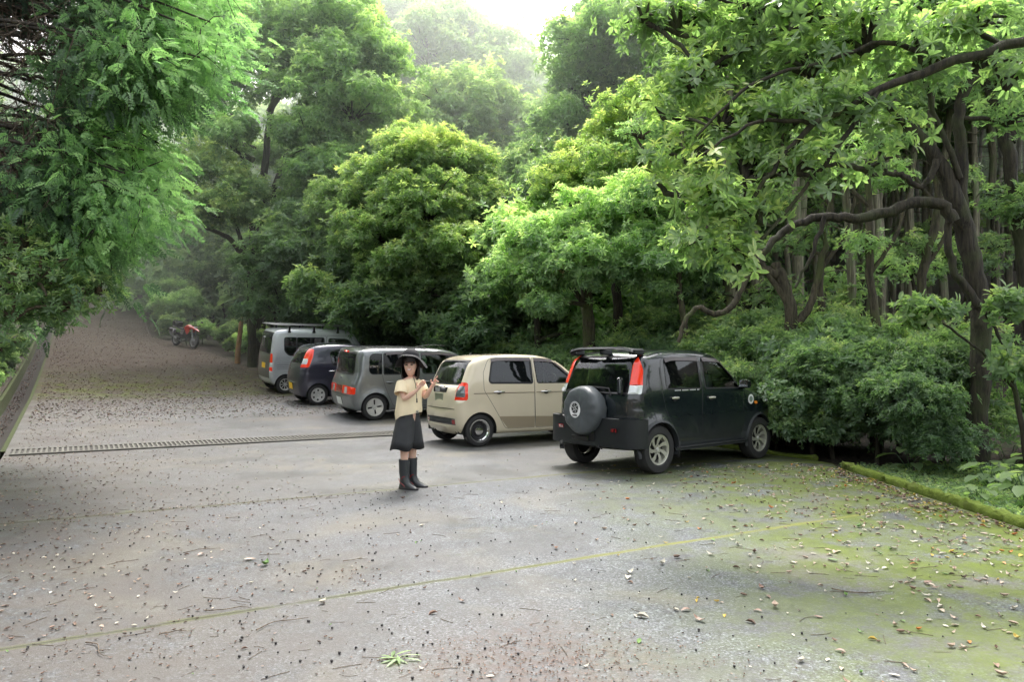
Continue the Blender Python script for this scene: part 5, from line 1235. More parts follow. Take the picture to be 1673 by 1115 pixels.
for i in range(16):
    u = 13 + i * 3.0; x, y = xy(float(gut_s(u)) - r.uniform(1.6, 3.0), u)
    plant('low', k, x, y, r.uniform(.35, .7), r.uniform(0, 6.28), 'shrub', 'bright green bush on the bank above the gutter', 'bushes on the bank', 'shrub', leaf='leaf_bright' if i % 2 else 'leaf_mid', z=float(bank_z(x, y)) - .1); k += 1

# far woods closing the view
b = MB(); bl = []
for i in range(150):
    Y = r.uniform(46, 78); px = r.uniform(-500, 2250); x = (px - 836) / FPX * Y
    g0 = float(land_z(x, Y)); top = 9 if 800 < px < 960 else 15
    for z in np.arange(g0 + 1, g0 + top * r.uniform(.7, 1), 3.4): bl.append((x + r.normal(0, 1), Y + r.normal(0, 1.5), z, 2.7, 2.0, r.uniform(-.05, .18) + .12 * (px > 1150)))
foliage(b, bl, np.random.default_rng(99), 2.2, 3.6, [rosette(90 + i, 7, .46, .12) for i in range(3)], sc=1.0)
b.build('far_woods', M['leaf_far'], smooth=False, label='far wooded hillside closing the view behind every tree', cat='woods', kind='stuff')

for i in range(60):
    u = 13.0 + i * .4; x, y = xy(float(gut_s(u)) - r.uniform(.68, 2.0), u)
    plant('low', k, x, y, r.uniform(.10, .24), r.uniform(0, 6.28), 'small_bush', 'small leafy bush growing low on the bank beside the gutter', 'small bushes beside the gutter', 'shrub', leaf='leaf_bright' if i % 3 == 0 else 'leaf_mid', z=float(bank_z(x, y)) - .05); k += 1

for i, (s_, u_) in enumerate([(1.2, 61), (3.4, 63), (6.6, 59), (5.4, 64), (-1.6, 57), (-.6, 60), (5.2, 50), (4.9, 46)]):
    x, y = xy(s_, u_); plant('low', k, x, y, .85, i * 1.1, 'shrub', 'bright fresh-leaved shrub at the top end of the track', 'bright shrubs at the end of the track', 'shrub', leaf='leaf_bright'); k += 1
# ------------------------------------------------------------ gnarled trees and overhanging boughs on the right
tree('gnarled_tree', 'thick dark gnarled trunk forking low with one long crooked bough', [
    grounded(tp(10.8, (1592, 760, 19), (1596, 690, 16), (1602, 600, 15), (1603, 510, 15), (1592, 430, 15), (1574, 360, 15), (1553, 290, 13), (1528, 245, 11), (1490, 205, 10), (1450, 150, 8), (1405, 90, 7))),
    tp(10.8, (1573, 350, 10), (1577, 270, 9), (1568, 200, 9), (1580, 150, 8), (1625, 80, 7), (1645, 10, 6)),
    tp(10.6, (1560, 360, 10), (1545, 332, 9), (1500, 328, 9), (1450, 345, 9), (1400, 358, 8), (1350, 352, 7), (1300, 365, 6), (1262, 392, 6), (1240, 430, 5)),
    tp(10.7, (1600, 500, 8), (1562, 445, 6), (1549, 400, 6), (1553, 350, 6)),
    tp(10.7, (1535, 260, 6), (1510, 310, 4), (1480, 285, 5), (1465, 280, 4), (1425, 283, 3)),
    tp(10.7, (1572, 290, 5), (1530, 180, 4), (1500, 60, 3)), tp(10.7, (1625, 85, 5), (1560, 60, 4), (1490, 30, 3)), tp(10.5, (1350, 352, 4), (1330, 410, 3), (1300, 470, 2))],
    [pb(1480, 120, 10.5, 60, .6, -.05), pb(1600, 90, 10.8, 70, .6, -.1), pb(1400, 50, 10.2, 70, .6, 0), pb(1540, 20, 11, 80, .6, -.05), pb(1650, 190, 11, 50, .6, -.1), pb(1440, 230, 10.6, 40, .5, 0), pb(1650, 20, 11, 70, .6, 0)],
    31, 'leaf_bright', 'bark', sub=.34, dens=48, protos=P_SMALL, sc=1.0, tone0=-.02, limbs=True, lrad=.02, sides=14)
tree('gnarled_tree', 'second gnarled tree bending up out of the thicket by the picture edge', [
    grounded(tp(12.5, (1700, 760, 12), (1690, 600, 11), (1672, 420, 11), (1660, 300, 10), (1648, 215, 10), (1625, 150, 8), (1605, 100, 6))), tp(12.5, (1655, 230, 9), (1690, 150, 7), (1640, 60, 6), (1645, 0, 5))],
    [pb(1640, 120, 12.5, 55, .6, 0), pb(1690, 330, 12.2, 50, .6, -.05), pb(1580, 40, 12.5, 60, .6, 0)], 32, 'leaf_mid', 'bark', sub=.32, dens=50, protos=P_SMALL, lrad=.02)
tree('gnarled_tree', 'small twisted tree with a sawn stub leaning beside the black car', [
    grounded(tp(14, (1296, 660, 11), (1294, 590, 10), (1294, 530, 10), (1288, 480, 10), (1276, 448, 9), (1268, 430, 8))), tp(14, (1278, 450, 9), (1250, 442, 8), (1222, 448, 7)),
    tp(14, (1296, 540, 8), (1325, 500, 6), (1345, 430, 5), (1352, 360, 4), (1370, 300, 3)), tp(14, (1290, 500, 6), (1240, 420, 4), (1210, 350, 3)), tp(13.8, (1222, 448, 5), (1200, 500, 5), (1168, 515, 5), (1140, 500, 4), (1120, 520, 4), (1108, 560, 3))],
    [pb(1210, 350, 14, 42, .6, .05), pb(1370, 290, 14, 45, .6, 0), pb(1300, 400, 14.2, 30, .5, .0), pb(1255, 330, 14, 35, .6, .05)], 33, 'leaf_mid', 'bark_moss', sub=.32, dens=55, protos=P_SMALL, lrad=.02)
for k, (px, Y, tx, rr, lab) in enumerate([(1345, 15.5, 1352, 7, 'slender crooked stem rising just past the twisted tree'), (1430, 13.2, 1415, 8, 'thin mossy tree leaning over the middle of the thicket'), (1512, 14.5, 1530, 9, 'upright mossy trunk between the thin tree and the thick gnarled one'), (1116, 16.5, 1120, 6, 'pale thin stem rising behind the roof of the black car')]):
    tree('thin_tree', lab, [grounded(tp(Y, (px, 700, rr), (px + 6, 560, rr * .9), (px - 8, 450, rr * .8), (tx + 10, 340, rr * .7), (tx - 5, 220, rr * .6), (tx, 80, rr * .5)))] +
         [tp(Y, (px - 8, 450, rr * .5), (px + 40, 380, 3), (px + 60, 300, 2)), tp(Y, (tx + 10, 340, rr * .4), (tx - 50, 270, 3), (tx - 80, 220, 2))],
         [pb(px + 55, 290, Y, 36, .55, .05), pb(tx - 70, 215, Y, 38, .55, .05), pb(tx + 20, 120, Y, 50, .55, 0), pb(px - 20, 400, Y, 26, .5, .05)], 40 + k, 'leaf_bright' if k % 2 else 'leaf_mid', 'bark_moss', sub=.36, dens=40, protos=P_SMALL, lrad=.015)
# light understorey showing between the stems
for k, (px, py, Y, rp, lf) in enumerate([(1230, 500, 17, 60, 'leaf_mid'), (1400, 470, 18, 60, 'leaf_bright'), (1490, 440, 19, 60, 'leaf_bright'), (1590, 430, 19, 60, 'leaf_mid'), (1340, 520, 16, 50, 'leaf_mid'), (1180, 420, 19, 60, 'leaf_bright'), (1300, 350, 24, 60, 'leaf_bright'), (1420, 300, 24, 60, 'leaf_bright'), (1540, 400, 26, 60, 'leaf_bright'), (1620, 330, 24, 60, 'leaf_mid')]):
    x = float(at(px, py, Y)[0])
    tree('sapling', 'slim sapling with airy leaves between the cedar stems', [grounded(tp(Y, (px, 640, 4), (px + 8, py + 60, 3), (px - 4, py - 20, 2)))], [pb(px, py, Y, rp * .8, .5, .1), pb(px + rp * .7, py - 30, Y, rp * .5, .5, .1), pb(px - rp * .7, py - 15, Y, rp * .5, .45, .05)],
         60 + k, lf, 'bark', sub=.42, dens=15, protos=P_BROAD, group='saplings between the cedars', lrad=.015)
# pale-leaved shrub reaching over the thick trunk
tree('shrub', 'tall pale-leaved shrub reaching across the thick gnarled trunk', [grounded(tp(9.9, (1680, 760, 4), (1660, 640, 4), (1640, 560, 3), (1600, 500, 2))), tp(9.9, (1660, 640, 3), (1590, 560, 2), (1530, 520, 2))],
     [pb(1530, 505, 9.7, 36, .3, .12), pb(1650, 500, 9.6, 40, .35, .08), pb(1665, 600, 9.6, 36, .4, .02), pb(1500, 530, 9.8, 30, .3, .1)], 71, 'leaf_mid', 'bark', sub=.2, dens=80, protos=P_GLOSSY, cat='shrub', lrad=.01, sc=.9)
tree('shrub', 'glossy round-leaved shrub pressed against the bonnet of the black car', [grounded(tp(12.3, (1330, 760, 3), (1320, 690, 3), (1310, 640, 2))), tp(12.3, (1330, 720, 3), (1370, 660, 2), (1390, 620, 2))],
     [pb(1300, 660, 12.0, 32, .7, 0), pb(1340, 620, 12.2, 40, .6, 0), pb(1390, 640, 12.1, 40, .7, 0), pb(1320, 700, 11.9, 34, .6, .03), pb(1370, 695, 11.8, 36, .5, .02), pb(1430, 660, 12, 38, .7, 0), pb(1300, 590, 12.8, 36, .6, 0), pb(1420, 590, 12.6, 45, .6, .02), pb(1360, 560, 13, 45, .6, .02)], 72, 'leaf_dark', 'bark', sub=.22, dens=120, protos=P_GLOSSY, cat='shrub', lrad=.01, sc=.85, tone0=.12)
# near overhanging tree with yellowish leaves, its stem beyond the picture
tr0 = [(7.6, 4.9, -.1, .22), (7.4, 5.0, 1.5, .19), (7.2, 5.2, 3.0, .16), (6.6, 5.8, 4.0, .11)]
tree('broadleaf_tree', 'near tree hanging yellow-green leafy boughs into the view from beyond the kerb', [
    tr0, [(6.6, 5.8, 4.0, .09)] + tp(6.8, (1700, 55, 9), (1560, 95, 8), (1440, 145, 6), (1330, 200, 5), (1260, 280, 4), (1215, 345, 3)), [(6.6, 5.8, 4.0, .08)] + tp(7.4, (1600, -60, 8), (1400, 20, 6), (1250, 60, 5), (1150, 110, 3)),
    tp(6.8, (1440, 145, 4), (1360, 250, 4), (1290, 340, 3), (1230, 410, 3), (1200, 440, 2)), tp(7, (1560, 95, 5), (1450, 60, 4), (1340, 100, 3), (1230, 130, 3), (1140, 220, 2)), tp(6.8, (1330, 200, 4), (1240, 190, 3), (1150, 250, 2))],
    [pb(1130, 130, 7.4, 50, .8, .1), pb(1190, 80, 7.6, 60, .8, 0), pb(1180, 190, 7.2, 60, .8, .08), pb(1125, 250, 7.2, 48, .8, .14), pb(1220, 280, 7, 60, .7, .06), pb(1165, 330, 7, 50, .8, .14), pb(1290, 190, 7.1, 65, .7, .0), pb(1330, 100, 7.3, 65, .8, -.05), pb(1300, 270, 6.9, 50, .6, .02),
     pb(1390, 180, 7, 55, .7, -.05), pb(1420, 60, 7.2, 65, .8, -.05), pb(1510, 100, 7.1, 60, .7, -.1), pb(1240, 350, 6.9, 45, .7, .08), pb(1195, 395, 6.8, 30, .6, .18), pb(1205, 440, 6.8, 18, .5, .25), pb(1600, 30, 7, 65, .7, -.1), pb(1110, 30, 7.8, 60, .8, -.15), pb(1230, 5, 7.6, 70, .8, -.12), pb(1330, 10, 7.5, 65, .7, -.1),
     pb(1085, 180, 7.4, 26, .9, .12), pb(1090, 310, 7.2, 22, .7, .16), pb(1420, 270, 7, 36, .6, 0), pb(1650, 130, 6.9, 40, .7, -.1), pb(1480, 190, 7.2, 40, .6, -.05), pb(1140, 390, 7, 24, .7, .18), pb(1055, 15, 7.8, 40, .8, -.1)],
    34, 'leaf_yellow', 'bark', sub=.26, dens=46, protos=P_FINE, sc=.72, tone0=-.07, lrad=.012, flat=1.0)

# ------------------------------------------------------------ drooping cypress on the left
def cypress():
    r = np.random.default_rng(77); base = np.array((-10.4, 10.2, 0.)); base[2] = bank_z(base[0], base[1]) - .1
    root = empty('cypress_tree', base, 'large cypress hanging bright green feathery boughs over the bank and gutter', 'tree')
    tb = MB(); fb = MB(); h = 12
    tb.tube(np.array([(r.normal(0, .05), r.normal(0, .05), h * k / 10) for k in range(11)]), np.linspace(.30, .10, 11), 14, noise=.04)
    yk = (-150, 0, 70, 120, 190, 240, 300, 350, 390, 430, 470, 500, 540, 575); xk = (365, 345, 335, 300, 272, 255, 235, 225, 180, 130, 90, 60, 20, -30)
    tw = MB()
    for i in range(88):
        py = r.uniform(-150, 470) if i % 3 else r.uniform(-60, 380); Y = r.uniform(8.6, 12.2); far = r.random()
        inn = far <= .25 and not (60 < py < 390)
        if far <= .25 and 60 < py < 390: continue
        px = np.interp(py, yk, xk) - (r.uniform(40, 330) if inn else 0) - r.uniform(0, 60)
        tip = at(px, py, Y) - base
        if tip[2] < .5: continue
        z0 = min(h - .5, tip[2] + r.uniform(-.3, 1.6)); p0 = np.array((0, 0, z0)); P = branch(p0, tip, r, .10, .07, 12)
        tb.tube(P, np.linspace(.055, .010, 12), 6, cap=False)
        L = np.linalg.norm(P[-1] - P[0])
        inner = .62 if L > 3 else .5
        # leafy masses along the outer part
        for t in np.linspace(max(inner, 1 - (1.15 if py < 400 else 1.8) / max(L, 1)) if not inn else .88, 1.0, 4):
            c = np.array([np.interp(t, np.linspace(0, 1, 12), P[:, k]) for k in range(3)])
            c = c + r.normal(0, .16, 3); n = int(r.uniform(40, 70)); sz = r.uniform(.6, 1.0)
            off = r.normal(0, 1, (n, 3)) * (.26, .26, .20) * sz; off[:, 2] -= r.uniform(0, .5, n) * sz
            ax = off * (1, 1, .3) + (tip / (np.linalg.norm(tip) + 1e-6)) * .35 + np.array((.05, -.15, -.42)) + r.normal(0, .24, (n, 3))
            tone = .22 + .62 * smooth(.70, 1, t) * (not inn) + .22 * off[:, 2] / .3 - .12 * inn + r.normal(0, .07, n) + (.12 if py < 400 else 0)  # inner sprays toned darker: shade inside the boughs is painted in
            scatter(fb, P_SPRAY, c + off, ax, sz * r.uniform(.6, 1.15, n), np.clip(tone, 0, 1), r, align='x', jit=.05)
            for _ in range(2): tb.tube(branch(c, c + r.normal(0, .25, 3) - (0, 0, .3), r, .05, .1, 5), np.linspace(.008, .003, 5), 4, cap=False)
        # bare dry twigs toward the stem
        for _ in range(30):
            t = r.uniform(.25, .85); c = np.array([np.interp(t, np.linspace(0, 1, 12), P[:, k]) for k in range(3)])
            q = c + r.normal(0, .38, 3) + (.35, -.1, -.25); pt_ = branch(c, q, r, -.05, .12, 6); tw.tube(pt_, np.linspace(.009, .003, 6), 4, cap=False)
            for _ in range(2):
                e = pt_[int(r.integers(2, 5))]; tw.tube(branch(e, e + r.normal(0, .2, 3) - (0, 0, .1), r, 0, .12, 4), np.linspace(.004, .002, 4), 3, cap=False)
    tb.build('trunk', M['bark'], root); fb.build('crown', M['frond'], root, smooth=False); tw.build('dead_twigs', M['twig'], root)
cypress()
tree('broadleaf_tree', 'grey-green leafed low tree under the cypress at the picture edge', [[(-8.6, 8.0, float(bank_z(-8.6, 8.0)) - .1, .09), (-8.3, 8.2, 1.2, .07), (-7.6, 8.6, 2.0, .05), (-6.6, 9.0, 2.3, .03)]],
     [pb(60, 450, 8.8, 60, .6, .05), pb(120, 490, 9, 50, .6, .05), pb(20, 510, 8.6, 55, .6, .05), pb(160, 470, 9.2, 36, .6, .05), pb(40, 400, 9, 50, .6, .0), pb(0, 560, 8.6, 36, .6, .1)], 81, 'leaf_mid', 'twig', sub=.25, dens=65, protos=P_SMALL, sc=.75, tone0=-.06, lrad=.015)
# splintered post by the track
P0 = at(388, 575, 31); P0[2] = float(lot_z(P0[0], P0[1]))
root = empty('wooden_post', P0, 'weathered orange-brown broken post leaning at the edge of the track', 'post'); b = MB()
b.tube([(0, 0, -.1), (.02, 0, .5), (.10, 0, 1.2), (.14, 0, 1.75), (.17, 0, 1.9)], [.11, .10, .09, .085, .04], 9, noise=.08); b.build('post', mat('splintered_wood', (.26, .15, .07), .85, 0, .5, 5, .01, 20), root)

# ------------------------------------------------------------ plants beyond the kerb
def fern(r, n=9, L=.4):
    b = MB()
    for k in range(n):
        a = k * 2.4 + r.normal(0, .2); V, F = spray(int(r.integers(99)), L * r.uniform(.8, 1.1), 9, .012, .10, 1.1); V = V.copy(); V[:, 2] += V[:, 0] * .75
        b.add(V @ np.array(((math.cos(a), math.sin(a), 0), (-math.sin(a), math.cos(a), 0), (0, 0, 1))), F, 0, .6 + r.normal(0, .08))
    return b.mesh('fronds')
def lowplant(r, n=9, L=.2, w=.06):
    b = MB(); tb = MB()
    for k in range(n):
        a = k * 2.4; h = r.uniform(.05, .28); c = np.array((math.cos(a) * r.uniform(.03, .16), math.sin(a) * r.uniform(.03, .16), h)); V, F = leaf_shape(L * r.uniform(.7, 1.2), w, .3, .6, True)
        V = V @ np.array(((math.cos(a), math.sin(a), 0), (-math.sin(a), math.cos(a), 0), (0, 0, 1))); b.add(V + c, F, 0, .45 + h + r.normal(0, .08)); tb.tube([(0, 0, 0), c], .004, 4)
    return b.mesh('leaves'), tb.mesh('stems')
r = np.random.default_rng(8); FE = [fern(r) for _ in range(3)]; LP = [lowplant(r) for _ in range(4)]
for m in FE: m.materials.append(M['leaf_bright'])
for a, c in LP: a.materials.append(M['leaf_mid']); c.materials.append(M['leaf_dark'])
def put_plant(i, x, y, sc, kind):
    root = empty('fern' if kind else 'broad_leaved_plant', (x, y, float(land_z(x, y)) - .01), 'bright feathery fern growing in the strip beyond the mossy kerb' if kind else 'low plant with broad drooping leaves in the strip beyond the kerb', 'plant', 'ferns beyond the kerb' if kind else 'broad-leaved plants beyond the kerb', rot=(0, 0, r.uniform(0, 6.28))); root.scale = (sc,) * 3
    for me in ((FE[i % 3],) if kind else LP[i % 4]):
        o = bpy.data.objects.new(me.name.split('.')[0], me); C.objects.link(o); o.parent = root
for i in range(110):
    x = r.uniform(4.95, 9.5); y = r.uniform(5.6, 11.2)
    if x < 5.3 and r.random() < .6: continue
    put_plant(i, x, y, r.uniform(.7, 1.5) * (1 if x > 5.5 else .6), False)
for i, (px, Y) in enumerate([(1552, 9.2), (1500, 10.0), (1600, 8.6), (1645, 8.4), (1440, 10.7), (1660, 7.6)]):
    put_plant(i, (px - 836) / FPX * Y + .35, Y, .75, True)
b = MB(); n = 15000; x = r.uniform(4.82, 9, n) ; x = 4.82 + (x - 4.82) ** 1.25 * .75; y = r.uniform(4.5, 11.3, n); z = land_z(x, y) + r.uniform(.005, .07, n)
scatter(b, [rosette(95 + i, 4, .05, .016) for i in range(3)], np.stack((x, y, z), -1), np.array((0, 0, 1.)) + r.normal(0, .3, (n, 3)), r.uniform(.5, 1.2, n), r.uniform(.2, .9, n), r)
b.build('ground_cover', M['leaf_mid'], smooth=False, kind='stuff', label='small creeping ground cover beyond the mossy kerb', cat='ground cover')
b = MB(); n = 3600; uu = r.uniform(9, 50, n); oo = .9 + r.uniform(0, 4.6, n) ; x, y = xy(gut_s(uu) - oo, uu); z = bank_z(x, y) + r.uniform(0, .08, n)
scatter(b, [rosette(97 + i, 5, .09, .022) for i in range(3)], np.stack((x, y, z), -1), np.array((0, 0, 1.)) + r.normal(0, .35, (n, 3)), r.uniform(.5, 1.3, n), r.uniform(.2, .9, n), r)
b.build('bank_weeds', M['leaf_mid'], smooth=False, kind='stuff', label='small weeds covering the bank above the gutter', cat='weeds')

tree('thin_tree', 'thin dark stem leaning over the gutter below the cypress', [[(-9.9, 12.6, float(bank_z(-9.9, 12.6)) - .1, .05), (-9.4, 12.7, 1.0, .045), (-9.0, 12.9, 1.9, .04), (-8.9, 13.2, 3.0, .03)], [(-9.4, 12.7, 1.0, .03), (-8.9, 12.5, .75, .02), (-8.6, 12.5, .5, .012)]],
     [(-8.9, 13.0, 2.6, .5, .35, -.1), (-9.8, 12.4, 1.5, .45, .3, -.1), (-10.4, 12.0, 1.2, .5, .35, -.05)], 91, 'leaf_mid', 'bark', sub=.22, dens=90, protos=P_SMALL, sc=.8, lrad=.01)
# ------------------------------------------------------------ the person
M['skin'] = mat('skin', (.68, .43, .32), .5, 0, .06, 20, Subsurface_Weight=.1)
M['shirt'] = mat('cream_cotton', (.80, .68, .46), .85, 0, .08, 12, .004, 40)
M['shorts'] = mat('black_cotton', (.034, .036, .038), .85, 0, .3, 14, .004, 40)
M['rubber'] = mat('black_rubber_boot', (.030, .034, .036), .28, 0, .2, 10)
M['hair'] = mat('dark_brown_hair', (.020, .011, .008), .45, 0, .4, 40)
M['hat'] = mat('black_felt', (.014, .014, .017), .8, 0, .3, 30)
PY = 9.23
def pj(px, py, dy=0): return at(px, py, PY) + (0, dy, 0)
BASE = pj(672, 797); BASE[2] = 0
def skinned(name, verts, edges, rads, m, parent, root=0, sub=2):
    me = bpy.data.meshes.new(name); me.from_pydata([tuple(v) for v in verts], edges, []); o = bpy.data.objects.new('tmp', me); C.objects.link(o)
    sk = o.modifiers.new('skin', 'SKIN'); sv = me.skin_vertices[0].data if me.skin_vertices else None
    if sv is None:
        bpy.context.view_layer.objects.active = o; bpy.ops.mesh.customdata_skin_add() ; sv = me.skin_vertices[0].data
    for i, r_ in enumerate(rads): sv[i].radius = (r_, r_) if np.isscalar(r_) else r_; sv[i].use_root = (i == root)
    s_ = o.modifiers.new('sub', 'SUBSURF'); s_.levels = sub; s_.render_levels = sub
    dg = bpy.context.evaluated_depsgraph_get(); m2 = bpy.data.meshes.new_from_object(o.evaluated_get(dg)); bpy.data.objects.remove(o)
    m2.name = name; m2.materials.clear(); m2.materials.append(m); m2.polygons.foreach_set('use_smooth', np.full(len(m2.polygons), True))
    q = bpy.data.objects.new(name, m2); C.objects.link(q); q.parent = parent; return q
def person():
    root = empty('person', BASE, 'person in black hat, cream T-shirt, black shorts and rubber boots gesturing toward the cars', 'person')
    V = []; E = []; Rr = []
    def add(p, r, par=None):
        V.append(np.array(p) - BASE); Rr.append(r); i = len(V) - 1
        if par is not None: E.append((par, i))
        return i
    pel = add(pj(668, 690), .115); wa = add(pj(669, 668), .095, pel); ch = add(pj(671, 640), .11, wa); uc = add(pj(671.5, 626), .085, ch); nk = add(pj(672, 615), .040, uc)
    h0 = add(pj(671.5, 609, -.035), (.050, .055), nk); h1 = add(pj(671, 603, -.03), (.066, .078), h0); h2 = add(pj(671, 595, -.015), (.074, .092), h1); h3 = add(pj(671, 587, -.0), (.062, .080), h2)
    for sg, sh, el, wr, pm in ((-1, (658, 627, -.13), (664.5, 651.5, -.20), (684, 638.5, -.27), (690.5, 631, -.28)), (1, (684, 627, .13), (694, 650.5, .05), (705, 635, -.05), (710.5, 627, -.07))):
        a = add(pj(*sh), .050, uc); b_ = add((pj(*sh) + pj(*el)) / 2, .041, a); c = add(pj(*el), .035, b_); d = add((pj(*el) * .45 + pj(*wr) * .55), .032, c); e = add(pj(*wr), .021, d); f = add(pj(*pm), (.024, .018), e)
        w = pj(*pm); up = unit(pj(*pm) - pj(*wr)); lat = unit(np.cross(up, np.array((.5, -.8, .1)))); 
        if sg < 0:
            tips = [(.9, -.030, .060), (.98, -.012, .074), (.95, .008, .070), (.85, .026, .054)]; curl = .15
        else:
            tips = [(1, -.028, .082), (.5, -.008, .044), (.42, .010, .040), (.35, .026, .034)]; curl = .9
        for k, (q, lt, ln) in enumerate(tips):
            cc = 0.05 if (sg > 0 and k == 0) else curl
            fwd = unit(up + np.array((.25, -.35, 0)) * cc)
            p1_ = w + up * .030 + lat * lt * .8; i1 = add(p1_, .0095, f); i2 = add(p1_ + fwd * ln * .5, .0080, i1); add(p1_ + unit(fwd + np.array((.3, -.5, -.3)) * cc) * ln, .0066, i2)
        t1 = add(w - up * .005 + lat * -.030 + np.array((-.012, 0, .008)), .0100, f); add(w + up * .028 + lat * -.048 + np.array((-.012, 0, .01)), .0080, t1)
    for sg, hp, kn, an in ((-1, (663, 698, -.085), (662.5, 742, -.07), (663, 783, -.07)), (1, (673, 698, .085), (673, 741, .08), (672, 781, .08))):
        a = add(pj(*hp), .082, pel); b_ = add((pj(*hp) + pj(*kn)) / 2, .066, a); c = add(pj(*kn), .050, b_); d = add(pj(*kn) * .6 + pj(*an) * .4, .048, c); e = add(pj(*an), .030, d)
    skinned('body', V, E, Rr, M['skin'], root)
    F = np.array((.86, -.51, 0)); Rt = np.array((-.51, -.86, 0)); th = np.arange(36) * 2 * PI / 36
    def ring(c, a, b_, z=None, tilt=0, fold=0, nf=7, ph=0):
        q = [c + Rt * (a * math.cos(t)) * (1 + fold * math.sin(nf * t + ph)) + F * (b_ * math.sin(t)) * (1 + fold * math.sin(nf * t + ph)) + np.array((0, 0, tilt * math.sin(t) + fold * .2 * math.cos(3 * t))) for t in th]
        return np.array(q) - BASE
    sh = MB(); sh.loft([ring(pj(669, 681), .185, .135, tilt=.055, fold=.035), ring(pj(668.5, 672), .195, .142, tilt=.03, fold=.035, ph=.5), ring(pj(669, 660), .185, .132, fold=.028, ph=1), ring(pj(670, 646), .182, .125, fold=.02, ph=1.6), ring(pj(671, 635), .190, .122, fold=.012),
              ring(pj(671, 627), .188, .108), ring(pj(671.5, 622.5), .160, .088), ring(pj(671.8, 619.5), .105, .070), ring(pj(672, 618), .075, .058), ring(pj(672, 619), .070, .054)], cap=False)
    for a, e in (((659, 626, -.12), (659, 643, -.185)), ((683, 626, .12), (688.5, 641, .10))):
        p0 = pj(*a); p1_ = pj(*e); P = np.array([p0 + (p1_ - p0) * t for t in (-.1, .25, .6, .9, 1.0)]) - BASE; sh.tube(P, [.062, .072, .077, .083, .078], 20, cap=False)
    sh.build('t_shirt', M['shirt'], root)
    so = MB()
    for sd, dpx in ((-1, -1), (1, 1)):
        rg = []
        for z, a_, b_, o_, f_ in ((670, .105, .117, .045, 0), (678, .112, .124, .050, .01), (692, .128, .140, .060, .025), (706, .128, .150, .080, .04), (720, .126, .158, .100, .06), (733, .122, .166, .120, .07), (731.5, .112, .155, .118, .06)):
            q = ring(pj(667.5 - (z - 670) * .02, z), a_ * .92, b_ * .86, fold=f_, nf=5, ph=.8 + sd); rg.append(q + Rt * (-sd) * -o_)
        so.loft(rg, cap=False)
    so.build('shorts', M['shorts'], root); MB().loft([ring(pj(668, 669.5), .150, .118), ring(pj(668, 673), .153, .121)], cap=False).build('belt', M['hat'], root)
    MB().box(pj(684, 672, -.10) - BASE, (.03, .03, .03), bev=.006).build('buckle', M['alloy_gold'], root)
    for (px, dy) in ((662.5, -.07), (672, .08)):
        b = MB(); c = pj(px, 797, dy) - BASE; c[2] = 0; f = unit(F + (0, .25 if dy > 0 else -.02, 0)); s_ = np.cross((0, 0, 1), f)
        lv = [(.352, 0, .064, .064), (.30, 0, .064, .066), (.20, 0, .061, .064), (.13, .004, .052, .060), (.09, .018, .048, .078), (.06, .045, .047, .115), (.035, .062, .048, .138), (.012, .065, .049, .142)]
        b.loft([[c + f * (o + dd * math.cos(t)) + s_ * ww * math.sin(t) + np.array((0, 0, z - (.02 * max(0, math.cos(t)) if .03 < z < .1 else 0))) for t in th] for z, o, ww, dd in lv], cap=False)
        bo = b.build('boot', M['rubber'], root)
        MB().loft([[c + f * (.065 + .147 * math.cos(t)) + s_ * .053 * math.sin(t) + np.array((0, 0, z)) for t in th] for z in (0.0, .022)]).build('sole', M['black'], bo)
        MB().loft([[c + f * (.0665 * math.cos(t)) + s_ * .0665 * math.sin(t) + np.array((0, 0, z)) for t in th] for z in (.325, .332, .337, .35)], cap=False).build('cuff', M['cladding'], bo)
        tr = MB()
        for sd in (-1, 1): tr.tube([c + f * x + s_ * sd * y + np.array((0, 0, z)) for x, y, z in ((-.055, .035, .12), (-.02, .056, .085), (.03, .055, .055), (.05, .054, .035))], .005, 5); tr.tube([c + f * x + s_ * sd * y + np.array((0, 0, z)) for x, y, z in ((.0, .057, .12), (.02, .055, .15), (.045, .040, .155))], .005, 5)
        tr.build('red_trim', M['dark_red'], bo)
    # head dressing: the face looks to the camera
    hc = pj(671, 597, -.01) - BASE; G = unit(np.array((.0, -1, 0)) + np.array((-.05, 0, 0))); S = np.array((1., -.05, 0)); S = unit(S)
    hb = MB(); rg = []
    for z, rx, ry, open_ in ((.115, .05, .06, .0), (.09, .088, .095, .35), (.05, .100, .108, .80), (.0, .104, .112, .98), (-.05, .108, .112, 1.02), (-.10, .112, .105, .98), (-.145, .108, .092, .9), (-.175, .092, .070, .85), (-.19, .075, .050, .85)):
        t = np.linspace(open_, 2 * PI - open_, 30); wv = 1 + .04 * np.sin(t * 9 + z * 30)
        rg.append(np.array([hc + G * (ry * math.cos(a) - .0) * k + S * rx * math.sin(a) * k + np.array((0, .012, z)) for a, k in zip(t, wv)]))
    hb.loft(rg, cap=False, closed=False)
    for k in range(16):
        a = -.75 + k * .1; hb.tube([hc + G * .098 * math.cos(a) + S * .09 * math.sin(a) + np.array((0, 0, .085)), hc + G * .112 * math.cos(a) + S * .092 * math.sin(a) + np.array((0, 0, .035 + .012 * abs(a) - .03 * (abs(a) > .6)))], [.012, .004], 5)
    hb.build('hair', M['hair'], root)
    ht = MB(); prof = [(0, .200), (.045, .196), (.080, .176), (.100, .135), (.108, .078)]
    ht.lathe(prof, hc + (0, .012, 0), n=40); br = []
